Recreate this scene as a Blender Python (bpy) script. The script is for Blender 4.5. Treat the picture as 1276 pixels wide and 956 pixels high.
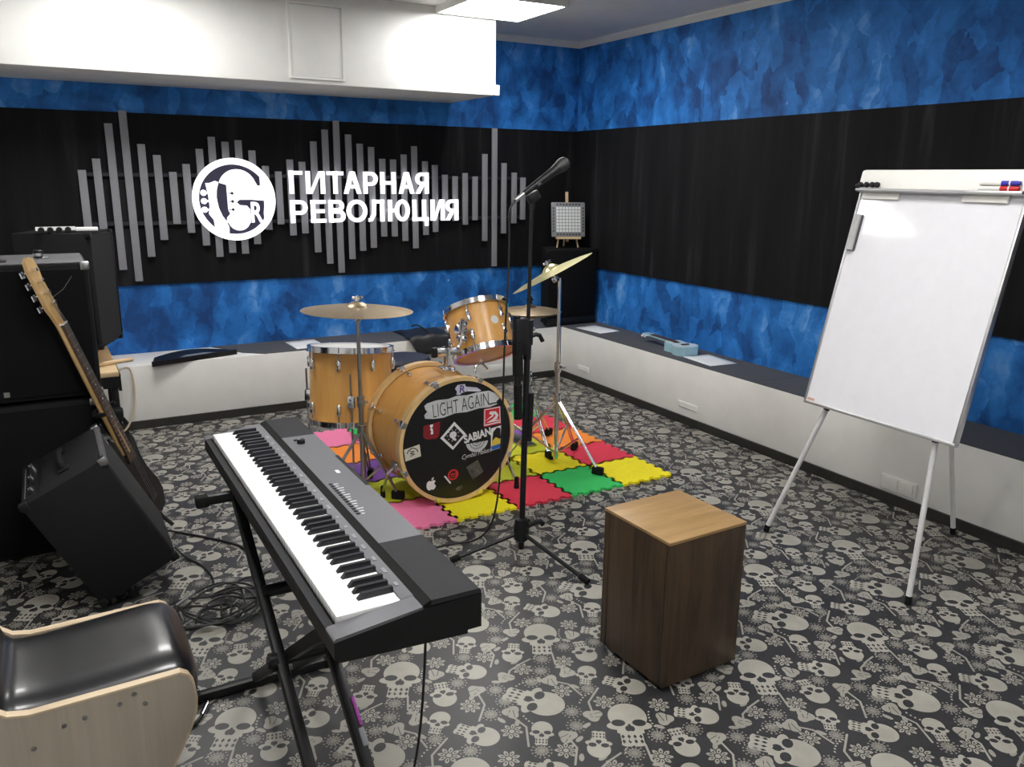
import bpy, bmesh, math, random
from mathutils import Matrix, Vector, Euler
random.seed(7)
PI = math.pi
SC = bpy.context.scene
COL = SC.collection
for _o in list(bpy.data.objects):
    bpy.data.objects.remove(_o)

# ------------------------------------------------------------------ camera, world, exposure
def make_camera():
    yaw, pitch, roll, f = 0.516425, 0.247077, 0.0100760, 1018.2448
    cy, sy, cp, sp = math.cos(yaw), math.sin(yaw), math.cos(pitch), math.sin(pitch)
    fw = Vector((sy * cp, cy * cp, -sp)); r = Vector((cy, -sy, 0)); u = r.cross(fw)
    c, s = math.cos(roll), math.sin(roll)
    r2 = c * r + s * u; u2 = -s * r + c * u
    cam = bpy.data.cameras.new('camera'); o = bpy.data.objects.new('camera', cam); COL.objects.link(o)
    m = Matrix((r2, u2, -fw)).transposed().to_4x4(); m.translation = (-3.8608, -5.7699, 1.54147)
    o.matrix_world = m
    cam.sensor_fit = 'HORIZONTAL'; cam.sensor_width = 36.0; cam.lens = f / 1276 * 36
    cam.clip_start = 0.05; cam.clip_end = 60
    SC.camera = o
make_camera()
W = bpy.data.worlds.new('room_air'); SC.world = W; W.use_nodes = True
W.node_tree.nodes['Background'].inputs[0].default_value = (0.6, 0.7, 1, 1)
W.node_tree.nodes['Background'].inputs[1].default_value = 0.02
SC.view_settings.view_transform = 'Standard'
SC.view_settings.look = 'None'
SC.view_settings.gamma = 1.0
SC.view_settings.use_curve_mapping = False
SC.view_settings.exposure = 0.0
LAMP = 28.0            # radiance of the ceiling panels
SC.cycles.max_bounces = 8
SC.cycles.sample_clamp_indirect = 6

# ------------------------------------------------------------------ node helpers
class G:
    def __init__(s, tree): s.t = tree; s.n = tree.nodes; s.l = tree.links
    def new(s, kind, **kw):
        n = s.n.new(kind)
        for k, v in kw.items(): setattr(n, k, v)
        return n
    def put(s, sock, v):
        if isinstance(v, bpy.types.NodeSocket): s.l.new(v, sock)
        elif v is not None: sock.default_value = v
    def m(s, op, a, b=None, c=None):
        n = s.new('ShaderNodeMath', operation=op)
        for i, v in enumerate((a, b, c)):
            if v is not None: s.put(n.inputs[i], v)
        return n.outputs[0]
    def v(s, op, a, b=None, c=None, scale=None, out=0):
        n = s.new('ShaderNodeVectorMath', operation=op)
        for i, x in enumerate((a, b, c)):
            if x is not None: s.put(n.inputs[i], x)
        if scale is not None: s.put(n.inputs['Scale'], scale)
        return n.outputs['Value'] if op in ('LENGTH', 'DOT_PRODUCT', 'DISTANCE') else n.outputs[0]
    def mix(s, f, a, b):
        n = s.new('ShaderNodeMix', data_type='RGBA')
        s.put(n.inputs[0], f); s.put(n.inputs[6], a); s.put(n.inputs[7], b)
        return n.outputs[2]
    def noise(s, vec, scale, detail=4, rough=.55, dist=0.0, color=False):
        n = s.new('ShaderNodeTexNoise')
        if vec is not None: s.l.new(vec, n.inputs['Vector'])
        n.inputs['Scale'].default_value = scale; n.inputs['Detail'].default_value = detail
        n.inputs['Roughness'].default_value = rough; n.inputs['Distortion'].default_value = dist
        return n.outputs['Color' if color else 'Fac']
    def ramp(s, f, stops, interp='LINEAR'):
        n = s.new('ShaderNodeValToRGB'); s.l.new(f, n.inputs[0]); e = n.color_ramp.elements
        n.color_ramp.interpolation = interp
        while len(e) < len(stops): e.new(0.5)
        for k, (p, c) in enumerate(stops):
            e[k].position = p; e[k].color = c if len(c) == 4 else (*c, 1)
        return n.outputs[0]
    def pos(s): return s.new('ShaderNodeTexCoord').outputs['Object']
    def map(s, vec, loc=(0, 0, 0), rot=(0, 0, 0), sc=(1, 1, 1)):
        n = s.new('ShaderNodeMapping'); s.l.new(vec, n.inputs[0])
        n.inputs[1].default_value = loc; n.inputs[2].default_value = rot; n.inputs[3].default_value = sc
        return n.outputs[0]

def c4(c): return (*c, 1) if len(c) == 3 else c
def base_mat(name):
    m = bpy.data.materials.new(name); m.use_nodes = True
    return m, G(m.node_tree), m.node_tree.nodes['Principled BSDF']
MATS = {}
def mat(name, col, rough=.5, metal=0.0, var=.12, scale=18, bump=0.0, bscale=120, coat=0.0, stretch=(1, 1, 1), spec=None):
    m, g, b = base_mat(name)
    p = g.map(g.pos(), sc=stretch)
    f = g.noise(p, scale, 5, .6)
    lo = tuple(max(0, x * (1 - var)) for x in col); hi = tuple(min(1, x * (1 + var)) for x in col)
    g.l.new(g.ramp(f, [(.3, lo), (.7, hi)]), b.inputs['Base Color'])
    b.inputs['Metallic'].default_value = metal
    g.l.new(g.m('MULTIPLY_ADD', f, .12, rough - .06), b.inputs['Roughness'])
    if coat: b.inputs['Coat Weight'].default_value = coat; b.inputs['Coat Roughness'].default_value = .12
    if spec is not None: b.inputs['Specular IOR Level'].default_value = spec
    if bump:
        bn = g.new('ShaderNodeBump'); bn.inputs['Strength'].default_value = bump; bn.inputs['Distance'].default_value = .002
        g.l.new(g.noise(p, bscale, 3), bn.inputs['Height']); g.l.new(bn.outputs[0], b.inputs['Normal'])
    MATS[name] = m
    return m
def emit(name, col, strength):
    m, g, b = base_mat(name)
    f = g.noise(g.pos(), 3, 2)
    b.inputs['Base Color'].default_value = (.8, .8, .8, 1)
    b.inputs['Emission Color'].default_value = c4(col)
    g.l.new(g.m('MULTIPLY_ADD', f, strength * .04, strength * .98), b.inputs['Emission Strength'])
    MATS[name] = m
    return m
def wood(name, dark, light, axis=2, scale=9, rough=.45, coat=.0, stretch=14):
    m, g, b = base_mat(name)
    sc = [stretch] * 3; sc[axis] = 1.0
    p = g.map(g.pos(), sc=sc)
    f = g.noise(p, scale * .22, 5, .6, .8); f2 = g.noise(p, scale * 1.6, 6, .65)
    h = g.m('ADD', g.m('MULTIPLY', f, .68), g.m('MULTIPLY', f2, .32))
    mid = tuple((a + c) / 2 for a, c in zip(dark, light))
    g.l.new(g.ramp(h, [(.34, dark), (.5, mid), (.66, light)]), b.inputs['Base Color'])
    b.inputs['Roughness'].default_value = rough
    if coat: b.inputs['Coat Weight'].default_value = coat; b.inputs['Coat Roughness'].default_value = .15
    MATS[name] = m
    return m

# ------------------------------------------------------------------ mesh builder
I4 = Matrix.Identity(4)
def frame(origin, z, x=None):
    z = Vector(z).normalized()
    x = Vector(x) if x is not None else (Vector((1, 0, 0)) if abs(z.x) < .9 else Vector((0, 1, 0)))
    x = (x - z * x.dot(z)).normalized(); y = z.cross(x)
    m = Matrix((x, y, z)).transposed().to_4x4(); m.translation = origin
    return m
class MB:
    def __init__(s): s.v = []; s.f = []
    def add(s, vs, fs, M=I4):
        b = len(s.v); s.v += [M @ Vector(v) for v in vs]; s.f += [tuple(i + b for i in f) for f in fs]; return s
    def box(s, a, b, M=I4, bev=0.0):
        a, b = Vector(a), Vector(b)
        lo = Vector(map(min, a, b)); hi = Vector(map(max, a, b))
        if bev <= 0:
            vs = [(x, y, z) for z in (lo.z, hi.z) for y in (lo.y, hi.y) for x in (lo.x, hi.x)]
            return s.add(vs, [(0, 2, 3, 1), (4, 5, 7, 6), (0, 1, 5, 4), (2, 6, 7, 3), (0, 4, 6, 2), (1, 3, 7, 5)], M)
        bm = bmesh.new(); bmesh.ops.create_cube(bm, size=1)
        for v in bm.verts: v.co = Vector(((lo.x + hi.x) / 2 + v.co.x * (hi.x - lo.x), (lo.y + hi.y) / 2 + v.co.y * (hi.y - lo.y), (lo.z + hi.z) / 2 + v.co.z * (hi.z - lo.z)))
        bmesh.ops.bevel(bm, geom=bm.edges[:], offset=bev, segments=2, profile=.5, affect='EDGES')
        return s.bm(bm, M)
    def bm(s, bm, M=I4):
        bm.verts.index_update()
        s.add([v.co.copy() for v in bm.verts], [tuple(v.index for v in f.verts) for f in bm.faces], M); bm.free(); return s
    def lathe(s, prof, n=32, M=I4, a0=0, closed=False):
        vs = []; fs = []; k = len(prof)
        for i in range(n):
            t = 2 * PI * i / n + a0
            for r, h in prof: vs.append((r * math.cos(t), r * math.sin(t), h))
        for i in range(n):
            j = (i + 1) % n
            for q in range(k if closed else k - 1):
                q2 = (q + 1) % k
                fs.append((i * k + q, j * k + q, j * k + q2, i * k + q2))
        if not closed:
            if prof[0][0] > 1e-6: fs.append(tuple(i * k for i in range(n))[::-1])
            if prof[-1][0] > 1e-6: fs.append(tuple(i * k + k - 1 for i in range(n)))
        return s.add(vs, fs, M)
    def ring(s, ro, ri, h0, h1, n=40, M=I4): return s.lathe([(ro, h0), (ro, h1), (ri, h1), (ri, h0)], n, M, closed=True)
    def cyl(s, p0, p1, r0, r1=None, n=14):
        p0, p1 = Vector(p0), Vector(p1); r1 = r0 if r1 is None else r1
        return s.lathe([(r0, 0), (r1, (p1 - p0).length)], n, frame(p0, p1 - p0))
    def tube(s, path, r, n=8, smooth=0):
        P = [Vector(p) for p in path]
        for _ in range(smooth):
            Q = [P[0]]
            for a, b in zip(P[:-1], P[1:]): Q += [a * .75 + b * .25, a * .25 + b * .75]
            P = Q + [P[-1]]
        vs = []; fs = []; x = None
        for i, p in enumerate(P):
            d = (P[min(i + 1, len(P) - 1)] - P[max(i - 1, 0)]).normalized()
            if x is None: x = d.orthogonal().normalized()
            x = (x - d * x.dot(d)); x = x.normalized() if x.length > 1e-6 else d.orthogonal().normalized(); y = d.cross(x)
            for k in range(n):
                t = 2 * PI * k / n; vs.append(p + (x * math.cos(t) + y * math.sin(t)) * r)
        for i in range(len(P) - 1):
            for k in range(n): fs.append((i * n + k, i * n + (k + 1) % n, (i + 1) * n + (k + 1) % n, (i + 1) * n + k))
        fs.append(tuple(range(n))[::-1]); fs.append(tuple((len(P) - 1) * n + k for k in range(n)))
        return s.add(vs, fs)
    def prism(s, poly, h0, h1, M=I4):
        n = len(poly)
        area = sum(poly[i][0] * poly[(i + 1) % n][1] - poly[(i + 1) % n][0] * poly[i][1] for i in range(n))
        if area < 0: poly = poly[::-1]
        vs = [(x, y, h0) for x, y in poly] + [(x, y, h1) for x, y in poly]
        fs = [tuple(range(n))[::-1], tuple(range(n, 2 * n))] + [(i, (i + 1) % n, n + (i + 1) % n, n + i) for i in range(n)]
        return s.add(vs, fs, M)
    def ball(s, c, r, n=14, sq=(1, 1, 1)):
        m = Matrix.Translation(c) @ Matrix.Diagonal((*sq, 1)); k = n // 2
        return s.lathe([(r * math.sin(PI * i / k), -r * math.cos(PI * i / k)) for i in range(k + 1)], n, m)
    def mesh(s, name, material, org=Vector((0, 0, 0)), angle=35):
        me = bpy.data.meshes.new(name)
        me.from_pydata([v - org for v in s.v], [], s.f); me.validate()
        me.polygons.foreach_set('use_smooth', [True] * len(me.polygons)); me.set_sharp_from_angle(angle=math.radians(angle))
        me.materials.append(material); me.update()
        return me

def link(name, me, parent=None, loc=(0, 0, 0)):
    o = bpy.data.objects.new(name, me); COL.objects.link(o); o.location = loc
    if parent is not None: o.parent = parent
    return o
def thing(name, label, cat, loc, group=None):
    o = bpy.data.objects.new(name, None); COL.objects.link(o); o.location = loc; o.empty_display_size = .1
    o['label'] = label; o['category'] = cat
    if group: o['group'] = group
    return o
def org_of(o):
    p = Vector(o.location)
    while o.parent is not None: o = o.parent; p = p + Vector(o.location)
    return p
def part(name, mb, material, parent, label=None, angle=35, kind=None):
    o = link(name, mb.mesh(name, material, org_of(parent), angle), parent)
    if label: o['label'] = label
    if kind: o['kind'] = kind
    return o
def solo(name, mb, material, label, cat, loc=None, group=None, angle=35):
    if loc is None:
        n = len(mb.v); loc = Vector((sum(v.x for v in mb.v) / n, sum(v.y for v in mb.v) / n, min(v.z for v in mb.v)))
    loc = Vector(loc)
    o = link(name, mb.mesh(name, material, loc, angle), None, loc); o['label'] = label; o['category'] = cat
    if group: o['group'] = group
    return o
def struct(name, mb, material, parent=None):
    o = link(name, mb.mesh(name, material), parent); o['kind'] = 'structure'; return o
_FONT = {}
def text_mb(txt, M, w=None, h=None, depth=.001, offset=0.0, mirror=False, shear=0.0, align='BOX'):
    mir = {'Я': 'R', 'И': 'N'}.get(txt)
    if mir: txt = mir
    cu = bpy.data.curves.new('lettering', 'FONT'); cu.body = txt; cu.size = 1; cu.offset = offset; cu.shear = shear; cu.extrude = .01; cu.resolution_u = 4
    ob = bpy.data.objects.new('lettering', cu); COL.objects.link(ob)
    me = bpy.data.meshes.new_from_object(ob.evaluated_get(bpy.context.evaluated_depsgraph_get()))
    vs = [v.co.copy() for v in me.vertices]; fs = [tuple(p.vertices) for p in me.polygons]
    bpy.data.objects.remove(ob); bpy.data.curves.remove(cu); bpy.data.meshes.remove(me)
    mb = MB()
    if mir: vs = [Vector((-v.x, v.y, v.z)) for v in vs]; fs = [f[::-1] for f in fs]
    if not vs: return mb
    x0, x1 = min(v.x for v in vs), max(v.x for v in vs); y0, y1 = min(v.y for v in vs), max(v.y for v in vs)
    sy = h / (y1 - y0) if h else w / (x1 - x0); sx = w / (x1 - x0) if w else sy
    out = [((v.x - (x0 + x1) / 2) * sx, (v.y - (y0 + y1) / 2) * sy, depth if v.z > 0 else 0) for v in vs]
    return mb.add(out, fs, M)
def circle(cx, cy, r, n=24, a0=0, a1=2 * PI): return [(cx + r * math.cos(a0 + (a1 - a0) * i / n), cy + r * math.sin(a0 + (a1 - a0) * i / n)) for i in range(n + (0 if abs(a1 - a0 - 2 * PI) < 1e-6 else 1))]

# ------------------------------------------------------------------ plain materials
white_paint = mat('white_paint', (.78, .78, .76), .55, var=.04, scale=4, bump=.05)
ceiling_paint = mat('ceiling_paint', (.78, .78, .77), .8, var=.05, scale=3)
bench_paint = mat('bench_paint', (.82, .81, .78), .5, var=.04, scale=5, bump=.05)
felt = mat('grey_felt', (.075, .078, .09), .95, var=.18, scale=160, bump=.2, bscale=500)
skirting = mat('dark_skirting', (.022, .021, .018), .45, var=.2)
bar_grey = mat('bar_grey', (.265, .265, .29), .7, var=.06, scale=90, bump=.1)
rail_black = mat('rail_black', (.012, .012, .018), .6)
tolex = mat('black_tolex', (.009, .009, .010), .75, spec=.22, var=.35, scale=260, bump=.35, bscale=700)
grille_black = mat('grille_black', (.006, .006, .007), .9, spec=.15, var=.4, scale=320, bump=.3, bscale=600)
grille_grey = mat('grille_grey', (.026, .026, .027), .85, spec=.2, var=.3, scale=320, bump=.3, bscale=600)
amp_grey = mat('amp_top_grey', (.085, .085, .092), .6, var=.2, scale=200, bump=.2, bscale=600)
plastic_black = mat('black_plastic', (.008, .008, .009), .45, var=.2, spec=.3)
metal_black = mat('black_metal', (.007, .007, .008), .42, var=.25, scale=30, spec=.35)
rubber = mat('black_rubber', (.008, .008, .008), .8, var=.2, spec=.2)
chrome = mat('chrome', (.80, .80, .82), .14, 1.0, var=.05)
steel_dim = mat('worn_steel', (.42, .42, .42), .32, 1.0, var=.15)
piano_grey = mat('piano_grey', (.125, .125, .138), .42, var=.06, scale=60)
piano_dark = mat('piano_dark_cloth', (.03, .03, .033), .8, spec=.25, var=.2, scale=320, bump=.2, bscale=700)
key_white = mat('key_white', (.93, .93, .93), .22, var=.02)
key_black = mat('key_black', (.012, .012, .016), .3, var=.2)
print_white = mat('white_print', (.75, .75, .75), .5, var=.05)
maple = wood('amber_maple', (.62, .30, .072), (.74, .40, .115), axis=2, scale=5, rough=.42, coat=.15, stretch=7)
hoop_wood = wood('hoop_maple', (.60, .38, .16), (.76, .53, .25), axis=2, scale=5, rough=.3, coat=.3, stretch=5)
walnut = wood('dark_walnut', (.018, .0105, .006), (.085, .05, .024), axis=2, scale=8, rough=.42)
walnut_top = wood('lit_walnut', (.25, .15, .058), (.39, .245, .105), axis=0, scale=8, rough=.38)  # cajon top: light from above painted into the colour, lighter than the sides
pale_ply = wood('pale_plywood', (.42, .36, .29), (.50, .43, .35), axis=2, scale=8, rough=.5, stretch=20)
ply_edge = wood('plywood_edge', (.55, .42, .27), (.74, .60, .42), axis=0, scale=12, rough=.5)
pine = wood('pine', (.58, .40, .22), (.74, .56, .34), axis=0, scale=7, rough=.5)
neck_maple = wood('neck_maple', (.50, .31, .12), (.66, .44, .20), axis=2, scale=7, rough=.3, coat=.3)
rosewood = wood('rosewood', (.035, .02, .013), (.10, .06, .04), axis=2, scale=12, rough=.5)
leather = mat('black_leather', (.010, .010, .012), .30, var=.15, scale=12, bump=.06, bscale=420, coat=.3)
brass = mat('cymbal_bronze', (.40, .31, .20), .40, 1.0, var=.12, scale=30)
brass_bright = mat('cymbal_brass', (.88, .80, .45), .34, 1.0, var=.02, scale=30)
head_black = mat('drumhead_black', (.008, .008, .009), .35, var=.2)
head_white = mat('drumhead_white', (.72, .72, .70), .5, var=.05)
head_pink = mat('drumhead_clear_pink', (.78, .40, .27), .35, var=.1)
board_white = mat('board_white', (.75, .75, .79), .075, var=.02)
alu = mat('aluminium', (.62, .62, .63), .35, .85, var=.08)
leg_white = mat('leg_white_lacquer', (.66, .66, .66), .35, var=.05)
frame_white = mat('white_plastic', (.80, .79, .75), .4, var=.03)
paper = mat('white_paper', (.88, .88, .88), .7, var=.02)
uke_blue = mat('pale_blue_lacquer', (.36, .58, .68), .3, var=.06, coat=.3)
dark_blue = mat('navy_vinyl', (.012, .016, .035), .5, var=.2)
pad_frame = mat('pad_frame_grey', (.22, .23, .25), .5, var=.06)
pad_white = mat('pad_white', (.72, .74, .74), .5, var=.03)
pad_dark = mat('pad_button_dark', (.07, .07, .08), .5)
red_p = mat('red_plastic', (.50, .02, .025), .4); blue_p = mat('blue_plastic', (.03, .03, .35), .4)
beige_cable = mat('beige_cable', (.56, .47, .34), .5)
black_cable = mat('black_cable', (.010, .010, .011), .5)
lamp_on = emit('lamp_diffuser', (1.0, .985, .96), LAMP)
sign_on = emit('sign_light', (.95, .96, 1.0), 1.1)

# ------------------------------------------------------------------ floor with printed skulls and flowers
def skull_group():
    t = bpy.data.node_groups.new('skull_print', 'ShaderNodeTree')
    t.interface.new_socket('P', in_out='INPUT', socket_type='NodeSocketVector')
    t.interface.new_socket('Mask', in_out='OUTPUT', socket_type='NodeSocketFloat')
    g = G(t); gi = g.new('NodeGroupInput'); go = g.new('NodeGroupOutput')
    x = g.v('DOT_PRODUCT', gi.outputs[0], (1, 0, 0)); y = g.v('DOT_PRODUCT', gi.outputs[0], (0, 1, 0))
    ax = g.m('ABSOLUTE', x)
    def ell(X, cx, cy, rx, ry):
        a = g.m('DIVIDE', g.m('SUBTRACT', X, cx), rx) if cx else g.m('DIVIDE', X, rx)
        b = g.m('DIVIDE', g.m('SUBTRACT', y, cy), ry)
        return g.m('SUBTRACT', 1.0, g.m('ADD', g.m('MULTIPLY', a, a), g.m('MULTIPLY', b, b)))
    def bx(X, rx, cy, ry):
        return g.m('SUBTRACT', 1.0, g.m('MAXIMUM', g.m('DIVIDE', X, rx), g.m('DIVIDE', g.m('ABSOLUTE', g.m('SUBTRACT', y, cy)), ry)))
    body = g.m('MAXIMUM', ell(ax, 0, .24, .47, .5), ell(ax, .30, -.11, .24, .14))
    jaw = bx(ax, .265, -.46, .34)
    jaw = g.m('MAXIMUM', jaw, ell(ax, .13, -.76, .15, .08))
    body = g.m('MAXIMUM', body, jaw)
    body = g.m('MAXIMUM', body, bx(ax, .32, -.18, .2))
    hole = g.m('MAXIMUM', ell(ax, .25, 0, .165, .125), ell(ax, .045, -.21, .07, .10))
    hole = g.m('MAXIMUM', hole, ell(ax, 0, -.12, .04, .08))
    fx = g.m('ABSOLUTE', g.m('SUBTRACT', g.m('FRACT', g.m('DIVIDE', x, .14)), .5))
    ty = g.m('ABSOLUTE', g.m('SUBTRACT', g.m('ABSOLUTE', g.m('ADD', y, .58)), .085))
    teeth = g.m('SUBTRACT', 1.0, g.m('ADD', g.m('DIVIDE', fx, .32), g.m('DIVIDE', ty, .075)))
    teeth = g.m('MINIMUM', teeth, g.m('SUBTRACT', .25, ax))
    hole = g.m('MAXIMUM', hole, teeth)
    g.l.new(g.m('MULTIPLY', g.m('GREATER_THAN', body, 0.0), g.m('LESS_THAN', hole, 0.0)), go.inputs[0])
    return t
def bloom_group(name, petals, base, amp, kind):
    t = bpy.data.node_groups.new(name, 'ShaderNodeTree')
    t.interface.new_socket('P', in_out='INPUT', socket_type='NodeSocketVector')
    t.interface.new_socket('Mask', in_out='OUTPUT', socket_type='NodeSocketFloat')
    g = G(t); gi = g.new('NodeGroupInput'); go = g.new('NodeGroupOutput')
    x = g.v('DOT_PRODUCT', gi.outputs[0], (1, 0, 0)); y = g.v('DOT_PRODUCT', gi.outputs[0], (0, 1, 0))
    r = g.v('LENGTH', gi.outputs[0]); th = g.m('ARCTAN2', y, x)
    cs = g.m('COSINE', g.m('MULTIPLY', th, float(petals)))
    if kind == 'tulip':
        y2 = g.m('MULTIPLY', y, .9)
        bud = g.m('LESS_THAN', g.m('ADD', g.m('MULTIPLY', x, x), g.m('MULTIPLY', y2, y2)), g.m('MULTIPLY_ADD', cs, .2, .62))
        slit = g.m('LESS_THAN', g.m('ABSOLUTE', g.m('SUBTRACT', g.m('ABSOLUTE', x), g.m('MULTIPLY_ADD', y, .22, .2))), .035)
        slit = g.m('MULTIPLY', slit, g.m('GREATER_THAN', y, -.3))
        out = g.m('MULTIPLY', bud, g.m('SUBTRACT', 1.0, slit))
    else:
        body = g.m('LESS_THAN', r, g.m('MULTIPLY_ADD', cs, amp, base))
        if kind == 'flower':
            eye = g.m('MULTIPLY', g.m('LESS_THAN', g.m('ABSOLUTE', g.m('SUBTRACT', r, .6)), .12), g.m('GREATER_THAN', cs, .72))
            rg = g.m('LESS_THAN', g.m('ABSOLUTE', g.m('SUBTRACT', r, .3)), .055)
            gap = g.m('MULTIPLY', g.m('LESS_THAN', cs, -.72), g.m('GREATER_THAN', r, .36))
            dark = g.m('MAXIMUM', g.m('MAXIMUM', eye, rg), gap)
            out = g.m('MULTIPLY', body, g.m('SUBTRACT', 1.0, dark))
        else:
            dots = g.m('MULTIPLY', g.m('LESS_THAN', g.m('ABSOLUTE', g.m('SUBTRACT', r, 1.05)), .08), g.m('GREATER_THAN', cs, .35))
            sp2 = g.m('MULTIPLY', g.m('LESS_THAN', g.m('ABSOLUTE', g.m('SUBTRACT', r, .45)), .12), g.m('LESS_THAN', cs, -.2))
            body = g.m('MULTIPLY', body, g.m('SUBTRACT', .85, g.m('MULTIPLY', sp2, .6)))
            out = g.m('MAXIMUM', body, dots)
    g.l.new(out, go.inputs[0])
    return t
def floor_material():
    m, g, b = base_mat('skull_print_vinyl')
    P = g.pos()
    L = .5125
    uv = g.map(g.map(P, loc=(2.017, 4.157, 0)), rot=(0, 0, .0233), sc=(1 / L, 1 / L, 0))
    def local(cx, cy, ang=None, s=1.0):
        w = g.v('WRAP', g.v('SUBTRACT', uv, (cx, cy, 0)), (.5, .5, .5), (-.5, -.5, -.5))
        return g.map(w, rot=(0, 0, -(ang or 0)), sc=(1, 1, 1)) if s is None else g.new_rot(w, ang or 0, s)
    def new_rot(w, ang, s):
        n = g.new('ShaderNodeMapping', vector_type='POINT'); g.l.new(w, n.inputs[0])
        n.inputs[2].default_value = (0, 0, -ang); n.inputs[3].default_value = (1 / s, 1 / s, 1)
        return n.outputs[0]
    g.new_rot = new_rot
    def stamp(tree, vec):
        n = g.new('ShaderNodeGroup'); n.node_tree = tree; g.l.new(vec, n.inputs[0]); return n.outputs[0]
    D = math.radians
    sk = skull_group()
    acc = None
    def put(v):
        nonlocal acc
        acc = v if acc is None else g.m('MAXIMUM', acc, v)
    # (u, v, direction of the skull's crown in degrees, cranium width)
    for u, v, d, w in [(.994, .008, 63, .238), (.623, .425, -51, .238), (.19, .311, -51, .168), (.393, .883, -40, .162),
                       (.513, .165, 58, .128), (.037, .513, 52, .126), (.737, .93, -123, .138), (.162, .729, -103, .152)]:
        put(stamp(sk, local(u, v, D(d - 90), w)))
    fl = bloom_group('flower_print', 8, .82, .17, 'flower')
    for u, v in [(.708, .744), (.257, .56), (.368, .249), (.976, .231), (.555, .976), (.986, .699), (.812, .439), (.249, .061)]:
        put(g.m('MULTIPLY', .85, stamp(fl, local(u, v, u * 9, .064))))
    fz = bloom_group('fuzzy_flower_print', 13, .72, .12, 'fuzzy')
    for u, v in [(.436, .033), (.715, .123), (.873, .786), (.802, .676), (.693, .602), (.461, .63), (.461, .508), (.284, .799),
                 (.331, .437), (.962, .385), (.759, .243), (.075, .845), (.093, .21)]:
        put(g.m('MULTIPLY', .72, stamp(fz, local(u, v, u * 7, .052))))
    tu = bloom_group('tulip_print', 3, .6, .3, 'tulip')
    for u, v, d in [(.623, .071, 110), (.571, .717, 215), (.939, .587, -40), (.802, .562, 160), (.352, .679, 110), (.445, .4, 150), (.85, .157, 250), (.199, .943, -20)]:
        put(g.m('MULTIPLY', .85, stamp(tu, local(u, v, D(d), .062))))
    for st in [[(.54, .859), (.619, .966), (.62, 1.07)], [(.806, .821), (.72, .801), (.628, .767), (.571, .69)],
               [(.966, .814), (.921, .696), (.955, .56)], [(.895, .346), (.883, .477), (.82, .545)], [(.245, .415), (.338, .533), (.352, .679)],
               [(.391, .098), (.458, .245), (.42, .41)], [(1.022, .362), (.895, .273), (.84, .12)]]:
        for (ax, ay), (bx, by) in zip(st[:-1], st[1:]):
            cx, cy = (ax + bx) / 2, (ay + by) / 2; hl = math.hypot(bx - ax, by - ay) / 2; an = math.atan2(by - ay, bx - ax)
            w = local(cx, cy, an, 1.0)
            q = g.v('SUBTRACT', w, g.v('MINIMUM', g.v('MAXIMUM', w, (-hl, 0, -1)), (hl, 0, 1)))
            put(g.m('MULTIPLY', .85, g.m('LESS_THAN', g.v('LENGTH', q), .0062)))
    for u, v, a in [(.67, .02, .4), (.50, .70, 2.6), (.93, .66, -.3), (.745, .60, 1.2), (.30, .63, .8), (.36, .36, 1.9), (.77, .10, .3), (.13, .90, 2.2), (.60, .89, 1.0), (.905, .44, 2.0), (.43, .30, .9), (.70, .835, .2)]:
        put(g.m('MULTIPLY', .8, g.m('LESS_THAN', g.v('LENGTH', g.v('MULTIPLY', local(u, v, a, .030), (1, 2.1, 1))), 1.0)))
    # short strings of small dots between the motifs
    for u, v, a in [(.655, .62, 0), (.12, .98, 1.2), (.88, .86, .6), (.36, .93, 2.2), (.5, .27, 1.9), (.90, .33, .4)]:
        w = local(u, v, a, 1.0)
        lx = g.v('DOT_PRODUCT', w, (1, 0, 0)); ly = g.v('DOT_PRODUCT', w, (0, 1, 0))
        fx = g.m('SUBTRACT', g.m('FRACT', g.m('DIVIDE', lx, .026)), .5)
        yy = g.m('ADD', ly, g.m('MULTIPLY', g.m('MULTIPLY', lx, lx), 3.0))
        d2 = g.m('ADD', g.m('MULTIPLY', g.m('MULTIPLY', fx, fx), .000676), g.m('MULTIPLY', yy, yy))
        put(g.m('MULTIPLY', g.m('LESS_THAN', d2, .00004), g.m('LESS_THAN', g.m('ABSOLUTE', lx), .075)))
    wear = g.noise(P, 9, 5, .6)
    dark = g.ramp(wear, [(.3, (.026, .026, .028)), (.7, (.037, .037, .039))])
    light = g.ramp(wear, [(.3, (.30, .287, .247)), (.7, (.375, .36, .313))])
    g.l.new(g.mix(acc, dark, light), b.inputs['Base Color'])
    g.l.new(g.m('MULTIPLY_ADD', wear, .12, .33), b.inputs['Roughness'])
    b.inputs['Specular IOR Level'].default_value = .4
    return m
floor_mat = floor_material()

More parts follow.
